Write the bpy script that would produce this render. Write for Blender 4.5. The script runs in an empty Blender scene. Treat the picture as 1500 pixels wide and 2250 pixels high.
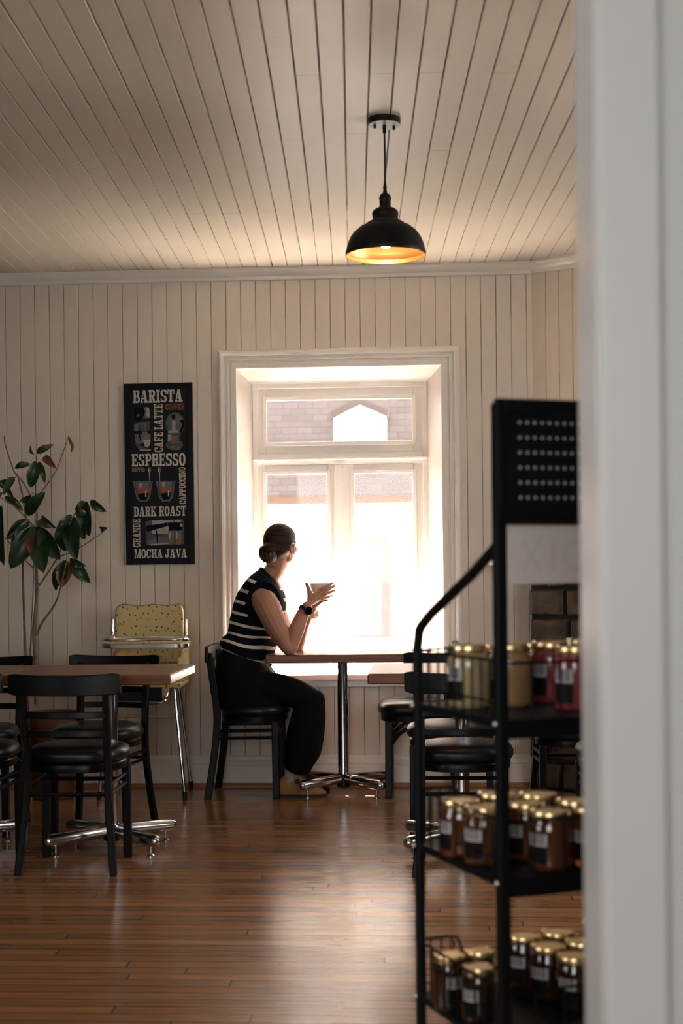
import bpy, bmesh, math, random
from mathutils import Vector, Matrix
import numpy as np
random.seed(7)
sc = bpy.context.scene
PI = math.pi
# ------------------------------------------------------------------ camera
FPX, CX, CY, EYE = 3125.0, 750.0, 1242.0, 1.18
YAW, ROLL = math.radians(3.4), 0.0107
_c, _s = math.cos(YAW), math.sin(YAW)
_r0 = Vector((_c, _s, 0)); _u0 = Vector((0, 0, 1)); FW = Vector((-_s, _c, 0))
RT = _r0*math.cos(ROLL) - _u0*math.sin(ROLL)
UP = _u0*math.cos(ROLL) + _r0*math.sin(ROLL)
CAM = Vector((0, 0, EYE))
cd = bpy.data.cameras.new('camera'); cam = bpy.data.objects.new('camera', cd)
sc.collection.objects.link(cam); sc.camera = cam
cam.matrix_world = Matrix(((RT.x, UP.x, -FW.x, 0), (RT.y, UP.y, -FW.y, 0), (RT.z, UP.z, -FW.z, EYE), (0, 0, 0, 1)))
cd.sensor_fit = 'VERTICAL'; cd.sensor_height = 36.0; cd.sensor_width = 24.0; cd.lens = 50.0
cd.shift_y = (CY-1125.0)/2250.0
cd.clip_start = 0.05; cd.clip_end = 200
cd.dof.use_dof = True; cd.dof.focus_distance = 7.25; cd.dof.aperture_fstop = 4.0
# ------------------------------------------------------------------ light
sc.view_settings.view_transform = 'Standard'; sc.view_settings.look = 'None'
sc.view_settings.gamma = 1.0; sc.view_settings.use_curve_mapping = False
sc.view_settings.exposure = 0.95
w = bpy.data.worlds.new('sky'); sc.world = w; w.use_nodes = True
bg = w.node_tree.nodes['Background']; bg.inputs[0].default_value = (1.0, 0.955, 0.93, 1); bg.inputs[1].default_value = 2.5
def lamp(name, kind, loc, direction, energy, color, **kw):
    d = bpy.data.lights.new(name, kind); d.energy = energy; d.color = color
    for k, v in kw.items():
        setattr(d, k, v)
    o = bpy.data.objects.new(name, d); sc.collection.objects.link(o); o.location = loc
    o.rotation_euler = Vector(direction).to_track_quat('-Z', 'Y').to_euler()
    return o
lamp('sun', 'SUN', (2, 12, 8), (-0.15, -1.0, -2.35), 158.0, (1.0, 0.92, 0.865), angle=0.009)
por = lamp('window_portal', 'AREA', (-0.47, 7.93, 1.42), (0, -1, 0), 1.0, (1, 1, 1), shape='RECTANGLE', size=1.0, size_y=1.6)
por.data.cycles.is_portal = True
# daylight of the other windows of the cafe (behind the photographer and up the left wall); the right wall source is added fill
lamp('rear_window_daylight', 'AREA', (-0.6, -1.95, 1.65), (0, 1, -0.4), 12.0, (0.98, 0.97, 0.96), shape='RECTANGLE', size=1.9, size_y=1.3)
lamp('side_window_daylight', 'AREA', (-2.85, 1.3, 1.5), (1, 0.15, -0.2), 2.0, (0.84, 0.94, 1.0), shape='RECTANGLE', size=1.3, size_y=1.2)
lamp('right_fill_light', 'AREA', (1.93, 5.1, 1.55), (-1, -0.1, -0.45), 5.0, (1.0, 0.97, 0.93), shape='RECTANGLE', size=1.6, size_y=1.3, spread=math.radians(125))  # unseen source added to brighten the back wall
try:
    sc.cycles.use_adaptive_sampling = True; sc.cycles.max_bounces = 12; sc.cycles.diffuse_bounces = 6
    sc.cycles.transparent_max_bounces = 16; sc.cycles.sample_clamp_indirect = 60.0; sc.cycles.use_denoising = True
    sc.cycles.caustics_reflective = True; sc.cycles.blur_glossy = 0.6; sc.cycles.caustics_refractive = False
except Exception:
    pass
# ------------------------------------------------------------------ pixel rays onto real planes / depths
def ray(x, y): return FW + RT*((x-CX)/FPX) - UP*((y-CY)/FPX)
def atz(x, y, z): d = ray(x, y); return CAM + d*((z-EYE)/d.z)
def aty(x, y, Y): d = ray(x, y); return CAM + d*(Y/d.y)
# ------------------------------------------------------------------ materials
MATS = {}
def mat(name, col=(.8, .8, .8), rough=.5, metal=0., spec=.5, coat=0., trans=0., emit=0., col2=None, nscale=8., nstretch=(1, 1, 1),
        bump=0., bscale=60., bstretch=(1, 1, 1), sss=0., crough=.08, lo=.35, hi=.65, ior=1.45):
    m = bpy.data.materials.new(name); m.use_nodes = True; nt = m.node_tree; b = nt.nodes['Principled BSDF']
    b.inputs['Base Color'].default_value = (*col, 1); b.inputs['Roughness'].default_value = rough
    b.inputs['Metallic'].default_value = metal; b.inputs['Specular IOR Level'].default_value = spec
    b.inputs['Coat Weight'].default_value = coat; b.inputs['Coat Roughness'].default_value = crough
    b.inputs['Transmission Weight'].default_value = trans; b.inputs['IOR'].default_value = ior
    if sss: b.inputs['Subsurface Weight'].default_value = sss; b.inputs['Subsurface Scale'].default_value = .01
    if emit: b.inputs['Emission Color'].default_value = (*col, 1); b.inputs['Emission Strength'].default_value = emit
    def noise(scale, stretch, detail=4.):
        tc = nt.nodes.new('ShaderNodeTexCoord'); mp = nt.nodes.new('ShaderNodeMapping'); mp.inputs['Scale'].default_value = stretch
        n = nt.nodes.new('ShaderNodeTexNoise'); n.inputs['Scale'].default_value = scale; n.inputs['Detail'].default_value = detail
        nt.links.new(tc.outputs['Object'], mp.inputs[0]); nt.links.new(mp.outputs[0], n.inputs['Vector']); return n
    if col2:
        n = noise(nscale, nstretch); r = nt.nodes.new('ShaderNodeValToRGB')
        r.color_ramp.elements[0].position = lo; r.color_ramp.elements[1].position = hi
        r.color_ramp.elements[0].color = (*col, 1); r.color_ramp.elements[1].color = (*col2, 1)
        nt.links.new(n.outputs[0], r.inputs[0]); nt.links.new(r.outputs[0], b.inputs['Base Color'])
    if bump:
        n = noise(bscale, bstretch); bp = nt.nodes.new('ShaderNodeBump'); bp.inputs['Strength'].default_value = bump; bp.inputs['Distance'].default_value = .002
        nt.links.new(n.outputs[0], bp.inputs['Height']); nt.links.new(bp.outputs[0], b.inputs['Normal'])
    MATS[name] = m; return m
def M_(nt, op, a, b=None):
    n = nt.nodes.new('ShaderNodeMath'); n.operation = op
    for i, v in enumerate((a, b)):
        if v is None: continue
        if isinstance(v, (int, float)): n.inputs[i].default_value = v
        else: nt.links.new(v, n.inputs[i])
    return n.outputs[0]
paint = mat('wall_paint', (.70, .615, .52), .42, col2=(.73, .645, .545), nscale=1.5, bump=.12, bscale=35, bstretch=(1, 1, .3))
ceil_paint = mat('ceiling_paint', (.50, .45, .37), .34, spec=.3, col2=(.54, .485, .40), nscale=1.2, bump=.22, bscale=26, bstretch=(1, .25, 1))
trim_paint = mat('trim_paint', (.78, .73, .66), .32, bump=.05, bscale=30)
window_paint = mat('window_paint', (.90, .855, .80), .30, bump=.04, bscale=30)
sill_paint = mat('sill_gloss_paint', (.88, .84, .78), .24, spec=.9)
jamb_paint_dimmed = mat('jamb_paint_dimmed', (.42, .385, .35), .4, bump=.05, bscale=30)  # window paint made darker here to offset strong light off the sill
post_paint = mat('post_paint', (.66, .68, .68), .35, bump=.05, bscale=25)
crack = mat('groove_crack', (.05, .03, .018), .8, col2=(.50, .42, .31), nscale=3.5, nstretch=(1, 1, 2.), lo=.45, hi=.60)
crack_c = mat('ceiling_crack', (.05, .03, .018), .8, col2=(.5, .42, .31), nscale=3.2, nstretch=(1.5, 1., 1), lo=.45, hi=.62)
dim_paint = mat('bounce_cut_dark', (.06, .055, .048), .6)  # unseen walls made dark to cut light bounced back into the room
plaster = mat('plaster', (.55, .50, .43), .7)
chair_black = mat('black_lacquer', (.004, .004, .0045), .30, spec=.22)
vinyl = mat('black_vinyl', (.006, .006, .007), .34, spec=.45, bump=.06, bscale=220)
chrome = mat('chrome', (.78, .78, .80), .10, metal=1.)
chrome_d = mat('worn_chrome', (.62, .62, .63), .20, metal=1., bump=.05, bscale=40)
table_wood = mat('table_wood', (.11, .034, .013), .36, coat=.18, crough=.12, col2=(.20, .066, .024), nscale=5, nstretch=(1.2, 14, 14))
yellow_flat = None
leafm = mat('leaf_green', (.012, .035, .014), .32, col2=(.028, .06, .022), nscale=20)
leafl = mat('leaf_light', (.05, .085, .035), .4, col2=(.08, .11, .05), nscale=25)
leafb = mat('leaf_brown', (.16, .055, .018), .5, col2=(.26, .11, .04), nscale=25)
bark = mat('bark', (.16, .105, .07), .8, bump=.5, bscale=90, col2=(.24, .17, .12), nscale=40)
terra = mat('terracotta', (.09, .025, .013), .6, col2=(.13, .038, .02), nscale=12, bump=.1)
soil = mat('soil', (.03, .02, .014), .95, bump=.9, bscale=90)
skin = mat('skin', (.38, .18, .11), .50, sss=.10, col2=(.43, .21, .13), nscale=14, bump=.05, bscale=200)
nail = mat('nail', (.72, .40, .33), .25)
hairm = mat('hair', (.009, .005, .0035), .55, spec=.1, col2=(.045, .025, .013), nscale=9, nstretch=(1, 1, 9), bump=.6, bscale=14, bstretch=(1, 1, 14), lo=.3, hi=.75)
bunm = mat('bun_hair', (.024, .013, .007), .5, spec=.22, col2=(.095, .054, .028), nscale=16, nstretch=(6, 6, 1), bump=.8, bscale=22, bstretch=(6, 6, 1))
trousersm = mat('black_cloth', (.005, .005, .0055), .9, spec=.15, bump=.25, bscale=300)
suede = mat('tan_suede', (.30, .155, .055), .9, col2=(.36, .20, .08), nscale=30, bump=.2, bscale=150)
solem = mat('dark_sole', (.03, .022, .016), .8)
sock = mat('grey_sock', (.35, .33, .31), .9, bump=.4, bscale=250)
scrunch = mat('beige_scrunchie', (.62, .40, .26), .8, bump=.6, bscale=60)
watchm = mat('watch_black', (.008, .009, .010), .35)
glassblk = mat('watch_glass', (.003, .003, .004), .08, coat=.5)
gold = mat('gold', (.80, .55, .25), .22, metal=1.)
ceramic = mat('white_ceramic', (.72, .72, .72), .22, coat=.3)
paper = mat('white_paper', (.8, .8, .8), .6)
lampblk = mat('lamp_black', (.006, .0055, .005), .42, spec=.25)
lampin = mat('lamp_inner', (.72, .40, .18), .38, metal=.75)
bulbm = mat('bulb_glow', (1., .66, .33), .4, emit=34.)
canopy_face = mat('canopy_disc', (.30, .30, .27), .4)
rackm = mat('rack_black', (.004, .005, .0055), .5, spec=.15)
screwm = mat('rack_screw', (.65, .65, .65), .25, metal=1.)
lidm = mat('gold_lid', (.74, .57, .30), .26, metal=1.)
glassj = mat('jar_glass', (.85, .88, .85), .04, coat=.6)
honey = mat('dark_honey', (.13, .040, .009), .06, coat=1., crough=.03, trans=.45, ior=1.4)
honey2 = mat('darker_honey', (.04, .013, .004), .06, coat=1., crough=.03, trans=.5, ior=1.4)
cream = mat('cream_honey', (.40, .31, .165), .12, coat=1., crough=.05)
amberc = mat('butterscotch', (.34, .21, .09), .12, coat=1., crough=.05)
pinkj = mat('pink_spread', (.20, .032, .042), .12, coat=1., crough=.05)
lab_blk = mat('black_label', (.004, .004, .004), .5, spec=.15)
lab_wht = mat('barcode_white', (.45, .45, .46), .5)
sign_w = mat('white_sign', (.66, .62, .59), .5)
sign_g = mat('sign_ghost', (.61, .575, .555), .5)
pegm = mat('peg_dot', (.55, .57, .58), .3)
p_black = mat('poster_frame_black', (.004, .004, .0045), .4, spec=.15)
p_print = mat('poster_print', (.007, .009, .010), .5, spec=.15, col2=(.013, .015, .016), nscale=7)
p_cream = mat('poster_cream', (.62, .54, .42), .6, col2=(.36, .31, .24), nscale=55, lo=.25, hi=.75)
p_white = mat('poster_white', (.64, .60, .54), .6, col2=(.40, .37, .33), nscale=55, lo=.25, hi=.72)
p_dim = mat('poster_dim', (.26, .23, .19), .6, col2=(.18, .16, .13), nscale=40)
p_org = mat('poster_orange', (.25, .085, .025), .6)
p_g1 = mat('poster_grey_dark', (.040, .043, .046), .5, col2=(.06, .064, .066), nscale=16)
p_g2 = mat('poster_grey', (.13, .13, .13), .5, col2=(.08, .083, .085), nscale=18)
p_g3 = mat('poster_grey_light', (.38, .35, .33), .5, col2=(.26, .25, .24), nscale=18)
p_blk = mat('poster_black', (.004, .004, .005), .5, spec=.1)
shingle = None
siding = mat('white_siding', (.86, .80, .74), .6)
siding_g = mat('house_pane', (.90, .87, .84), .3)
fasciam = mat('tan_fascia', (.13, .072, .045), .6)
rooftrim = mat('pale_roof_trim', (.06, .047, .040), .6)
sun_patch = mat('sunlit_patch_white', (.90, .86, .82), .5)
bounce_groundm = mat('bounce_ground_pale', (.52, .49, .45), .9)
groundm = mat('pavement', (.020, .019, .018), .9)

def make_yellow():
    m = bpy.data.materials.new('yellow_dotted_vinyl'); m.use_nodes = True; nt = m.node_tree; b = nt.nodes['Principled BSDF']
    b.inputs['Roughness'].default_value = .38
    tc = nt.nodes.new('ShaderNodeTexCoord'); sx_ = nt.nodes.new('ShaderNodeSeparateXYZ'); mp = nt.nodes.new('ShaderNodeCombineXYZ'); nt.links.new(tc.outputs['Object'], sx_.inputs[0]); nt.links.new(sx_.outputs[0], mp.inputs[0]); nt.links.new(M_(nt, 'ADD', sx_.outputs[2], M_(nt, 'MULTIPLY', sx_.outputs[1], .8)), mp.inputs[1])
    def vor(scale, off, rnd):
        v = nt.nodes.new('ShaderNodeTexVoronoi'); v.voronoi_dimensions = '2D'; v.inputs['Scale'].default_value = scale; v.inputs['Randomness'].default_value = rnd
        a = nt.nodes.new('ShaderNodeVectorMath'); a.operation = 'ADD'; a.inputs[1].default_value = tuple(q/scale for q in off)
        nt.links.new(mp.outputs[0], a.inputs[0]); nt.links.new(a.outputs[0], v.inputs['Vector']); return v
    v = vor(29, (0, 0, 0), .75); v2 = vor(29, (.25, .12, 0), .75)
    sep = nt.nodes.new('ShaderNodeSeparateColor'); nt.links.new(v.outputs['Color'], sep.inputs[0])
    full = M_(nt, 'GREATER_THAN', sep.outputs[0], .5)
    d1 = M_(nt, 'LESS_THAN', v.outputs['Distance'], .15)
    solid = M_(nt, 'MULTIPLY', d1, full)
    ring = M_(nt, 'MULTIPLY', M_(nt, 'LESS_THAN', M_(nt, 'ABSOLUTE', M_(nt, 'SUBTRACT', v.outputs['Distance'], .15)), .035), M_(nt, 'SUBTRACT', 1., full))
    pale = M_(nt, 'MULTIPLY', M_(nt, 'LESS_THAN', v2.outputs['Distance'], .13), 1.)
    def mix(fac, a, bcol):
        x = nt.nodes.new('ShaderNodeMix'); x.data_type = 'RGBA'; nt.links.new(fac, x.inputs['Factor'])
        if isinstance(a, tuple): x.inputs['A'].default_value = (*a, 1)
        else: nt.links.new(a, x.inputs['A'])
        x.inputs['B'].default_value = (*bcol, 1); return x.outputs['Result']
    c1 = mix(M_(nt, 'MULTIPLY', pale, .6), (.60, .45, .18), (.70, .58, .30))
    c2 = mix(ring, c1, (.30, .15, .05)); c3 = mix(solid, c2, (.12, .045, .018))
    nt.links.new(c3, b.inputs['Base Color']); return m
yellow = make_yellow()

def make_floor():
    m = bpy.data.materials.new('strip_wood_floor'); m.use_nodes = True; nt = m.node_tree; b = nt.nodes['Principled BSDF']
    tc = nt.nodes.new('ShaderNodeTexCoord'); sp = nt.nodes.new('ShaderNodeSeparateXYZ'); nt.links.new(tc.outputs['Object'], sp.inputs[0])
    X, Y = sp.outputs[0], sp.outputs[1]; W, L = .062, 1.7
    yr = M_(nt, 'DIVIDE', Y, W); row = M_(nt, 'FLOOR', yr); fy = M_(nt, 'SUBTRACT', yr, row)
    wn = nt.nodes.new('ShaderNodeTexWhiteNoise'); wn.noise_dimensions = '1D'; nt.links.new(row, wn.inputs['W'])
    xs = M_(nt, 'ADD', M_(nt, 'DIVIDE', X, L), M_(nt, 'MULTIPLY', wn.outputs[0], 7.3)); seg = M_(nt, 'FLOOR', xs); fx = M_(nt, 'SUBTRACT', xs, seg)
    cb = nt.nodes.new('ShaderNodeCombineXYZ'); nt.links.new(row, cb.inputs[0]); nt.links.new(seg, cb.inputs[1])
    w2 = nt.nodes.new('ShaderNodeTexWhiteNoise'); w2.noise_dimensions = '2D'; nt.links.new(cb.outputs[0], w2.inputs['Vector'])
    ga = M_(nt, 'GREATER_THAN', M_(nt, 'ABSOLUTE', M_(nt, 'SUBTRACT', fy, .5)), .455)
    gb = M_(nt, 'GREATER_THAN', M_(nt, 'ABSOLUTE', M_(nt, 'SUBTRACT', fx, .5)), .4985)
    gap = M_(nt, 'MAXIMUM', ga, gb)
    mp = nt.nodes.new('ShaderNodeMapping'); mp.inputs['Scale'].default_value = (1.3, 26, 1); nt.links.new(tc.outputs['Object'], mp.inputs[0])
    off = nt.nodes.new('ShaderNodeVectorMath'); off.operation = 'ADD'; nt.links.new(mp.outputs[0], off.inputs[0])
    sc3 = nt.nodes.new('ShaderNodeVectorMath'); sc3.operation = 'SCALE'; sc3.inputs['Scale'].default_value = 13.; nt.links.new(w2.outputs['Color'], sc3.inputs[0]); nt.links.new(sc3.outputs[0], off.inputs[1])
    gr = nt.nodes.new('ShaderNodeTexNoise'); gr.inputs['Scale'].default_value = 3.5; gr.inputs['Detail'].default_value = 8; nt.links.new(off.outputs[0], gr.inputs['Vector'])
    fac = M_(nt, 'ADD', M_(nt, 'MULTIPLY', gr.outputs[0], .75), M_(nt, 'MULTIPLY', M_(nt, 'SUBTRACT', w2.outputs[0], .5), .24))
    rp = nt.nodes.new('ShaderNodeValToRGB'); e = rp.color_ramp.elements
    e[0].position = .10; e[0].color = (.15, .064, .026, 1); e[1].position = .72; e[1].color = (.40, .20, .088, 1)
    x = rp.color_ramp.elements.new(.38); x.color = (.29, .135, .055, 1)
    nt.links.new(fac, rp.inputs[0])
    kn = nt.nodes.new('ShaderNodeTexNoise'); kn.inputs['Scale'].default_value = 30; mk = nt.nodes.new('ShaderNodeMapping'); mk.inputs['Scale'].default_value = (.55, 1.6, 1)
    nt.links.new(tc.outputs['Object'], mk.inputs[0]); nt.links.new(mk.outputs[0], kn.inputs['Vector'])
    knot = M_(nt, 'GREATER_THAN', kn.outputs[0], .735)
    def mix(f, a, bc):
        xx = nt.nodes.new('ShaderNodeMix'); xx.data_type = 'RGBA'; nt.links.new(f, xx.inputs['Factor']); nt.links.new(a, xx.inputs['A']); xx.inputs['B'].default_value = (*bc, 1); return xx.outputs['Result']
    c = mix(M_(nt, 'MULTIPLY', knot, .85), rp.outputs[0], (.03, .014, .008)); c = mix(M_(nt, 'MULTIPLY', gap, .92), c, (.022, .010, .006))
    nt.links.new(c, b.inputs['Base Color'])
    sm = nt.nodes.new('ShaderNodeTexNoise'); sm.inputs['Scale'].default_value = 2.2; nt.links.new(tc.outputs['Object'], sm.inputs['Vector'])
    nt.links.new(M_(nt, 'ADD', M_(nt, 'MULTIPLY', sm.outputs[0], .10), .18), b.inputs['Roughness'])
    b.inputs['Specular IOR Level'].default_value = .85
    ht = M_(nt, 'SUBTRACT', M_(nt, 'MULTIPLY', gr.outputs[0], .25), M_(nt, 'MULTIPLY', gap, 1.))
    cup_ = M_(nt, 'MULTIPLY', M_(nt, 'POWER', M_(nt, 'ABSOLUTE', M_(nt, 'SUBTRACT', fy, .5)), 2.), -.8)
    bp = nt.nodes.new('ShaderNodeBump'); bp.inputs['Strength'].default_value = .30; bp.inputs['Distance'].default_value = .0011
    nt.links.new(M_(nt, 'ADD', ht, cup_), bp.inputs['Height']); nt.links.new(bp.outputs[0], b.inputs['Normal']); return m
floorm = make_floor()

def make_stripes():
    m = bpy.data.materials.new('navy_striped_knit'); m.use_nodes = True; nt = m.node_tree; b = nt.nodes['Principled BSDF']
    at = nt.nodes.new('ShaderNodeAttribute'); at.attribute_name = 'band'
    f = M_(nt, 'ABSOLUTE', M_(nt, 'SUBTRACT', at.outputs['Fac'], M_(nt, 'ROUND', at.outputs['Fac'])))
    s = M_(nt, 'MULTIPLY', M_(nt, 'LESS_THAN', f, .135), M_(nt, 'GREATER_THAN', at.outputs['Fac'], .5))
    ap = nt.nodes.new('ShaderNodeAttribute'); ap.attribute_name = 'plain'; s = M_(nt, 'MULTIPLY', s, M_(nt, 'LESS_THAN', ap.outputs['Fac'], .5))
    x = nt.nodes.new('ShaderNodeMix'); x.data_type = 'RGBA'; nt.links.new(s, x.inputs['Factor'])
    x.inputs['A'].default_value = (.004, .005, .010, 1); x.inputs['B'].default_value = (.62, .54, .47, 1)
    nt.links.new(x.outputs['Result'], b.inputs['Base Color']); b.inputs['Roughness'].default_value = .9; b.inputs['Specular IOR Level'].default_value = .12; return m
stripes = make_stripes()
navy = mat('navy_knit', (.004, .005, .010), .9, spec=.12, bump=.2, bscale=300)

def make_shingle():
    m = bpy.data.materials.new('grey_shingles'); m.use_nodes = True; nt = m.node_tree; b = nt.nodes['Principled BSDF']
    tc = nt.nodes.new('ShaderNodeTexCoord'); br = nt.nodes.new('ShaderNodeTexBrick'); nt.links.new(tc.outputs['UV'], br.inputs['Vector'])
    br.inputs['Scale'].default_value = 1.; br.inputs['Brick Width'].default_value = .24; br.inputs['Row Height'].default_value = .105; br.inputs['Mortar Size'].default_value = .006; br.inputs['Bias'].default_value = -.1
    br.inputs['Color1'].default_value = (.130, .107, .107, 1); br.inputs['Color2'].default_value = (.100, .083, .085, 1); br.inputs['Mortar'].default_value = (.080, .067, .068, 1)
    nt.links.new(br.outputs[0], b.inputs['Base Color']); b.inputs['Roughness'].default_value = .9; return m
shingle = make_shingle()

def make_pane():
    m = bpy.data.materials.new('dusty_pane'); m.use_nodes = True; nt = m.node_tree; nt.nodes.remove(nt.nodes['Principled BSDF'])
    out = nt.nodes['Material Output']; t = nt.nodes.new('ShaderNodeBsdfTransparent'); t.inputs[0].default_value = (.97, .965, .95, 1)
    g = nt.nodes.new('ShaderNodeBsdfGlossy'); g.inputs['Roughness'].default_value = .02
    d = nt.nodes.new('ShaderNodeBsdfTranslucent'); d.inputs[0].default_value = (.95, .86, .80, 1)
    m1 = nt.nodes.new('ShaderNodeMixShader'); m1.inputs[0].default_value = .018; nt.links.new(t.outputs[0], m1.inputs[1]); nt.links.new(g.outputs[0], m1.inputs[2])
    tc = nt.nodes.new('ShaderNodeTexCoord'); n = nt.nodes.new('ShaderNodeTexNoise'); n.inputs['Scale'].default_value = 160; n.inputs['Detail'].default_value = 2; nt.links.new(tc.outputs['Object'], n.inputs['Vector'])
    dust = M_(nt, 'ADD', M_(nt, 'MULTIPLY', M_(nt, 'GREATER_THAN', n.outputs[0], .73), .20), .008)
    m2 = nt.nodes.new('ShaderNodeMixShader'); nt.links.new(dust, m2.inputs[0]); nt.links.new(m1.outputs[0], m2.inputs[1]); nt.links.new(d.outputs[0], m2.inputs[2])
    nt.links.new(m2.outputs[0], out.inputs[0]); return m
pane = make_pane()

def make_stone():
    m = bpy.data.materials.new('field_stone'); m.use_nodes = True; nt = m.node_tree; b = nt.nodes['Principled BSDF']
    tc = nt.nodes.new('ShaderNodeTexCoord'); n = nt.nodes.new('ShaderNodeTexNoise'); n.inputs['Scale'].default_value = 9; n.inputs['Detail'].default_value = 8; nt.links.new(tc.outputs['Object'], n.inputs['Vector'])
    r = nt.nodes.new('ShaderNodeValToRGB'); e = r.color_ramp.elements; e[0].position = .35; e[0].color = (.024, .016, .012, 1); e[1].position = .68; e[1].color = (.115, .075, .047, 1)
    nt.links.new(n.outputs[0], r.inputs[0]); nt.links.new(r.outputs[0], b.inputs['Base Color']); b.inputs['Roughness'].default_value = .75
    bp = nt.nodes.new('ShaderNodeBump'); bp.inputs['Strength'].default_value = .8; bp.inputs['Distance'].default_value = .012
    nt.links.new(n.outputs[0], bp.inputs['Height']); nt.links.new(bp.outputs[0], b.inputs['Normal']); return m
def make_peg():
    m = bpy.data.materials.new('pegboard'); m.use_nodes = True; nt = m.node_tree; b = nt.nodes['Principled BSDF']; b.inputs['Roughness'].default_value = .45; b.inputs['Specular IOR Level'].default_value = .2
    tc = nt.nodes.new('ShaderNodeTexCoord'); sp = nt.nodes.new('ShaderNodeSeparateXYZ'); nt.links.new(tc.outputs['Object'], sp.inputs[0])
    def cell(o, start, step): return M_(nt, 'MULTIPLY', M_(nt, 'SUBTRACT', M_(nt, 'FRACT', M_(nt, 'DIVIDE', M_(nt, 'SUBTRACT', o, start-step/2), step)), .5), step)
    dx, dz = cell(sp.outputs[0], .0315, .0139), cell(sp.outputs[2], 1.4135-5*.0249, .0249)
    d = M_(nt, 'SQRT', M_(nt, 'ADD', M_(nt, 'MULTIPLY', dx, dx), M_(nt, 'MULTIPLY', dz, dz)))
    k = M_(nt, 'LESS_THAN', d, .0024)
    for c, lim in ((sp.outputs[2], 1.278),): k = M_(nt, 'MULTIPLY', k, M_(nt, 'GREATER_THAN', c, lim))
    k = M_(nt, 'MULTIPLY', k, M_(nt, 'MULTIPLY', M_(nt, 'LESS_THAN', sp.outputs[2], 1.424), M_(nt, 'GREATER_THAN', sp.outputs[0], .026)))
    x = nt.nodes.new('ShaderNodeMix'); x.data_type = 'RGBA'; nt.links.new(k, x.inputs['Factor']); x.inputs['A'].default_value = (.003, .0035, .004, 1); x.inputs['B'].default_value = (.60, .62, .63, 1)
    nt.links.new(x.outputs['Result'], b.inputs['Base Color']); return m
stone = make_stone(); mortar = mat('dark_mortar', (.022, .017, .014), .95)

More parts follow.
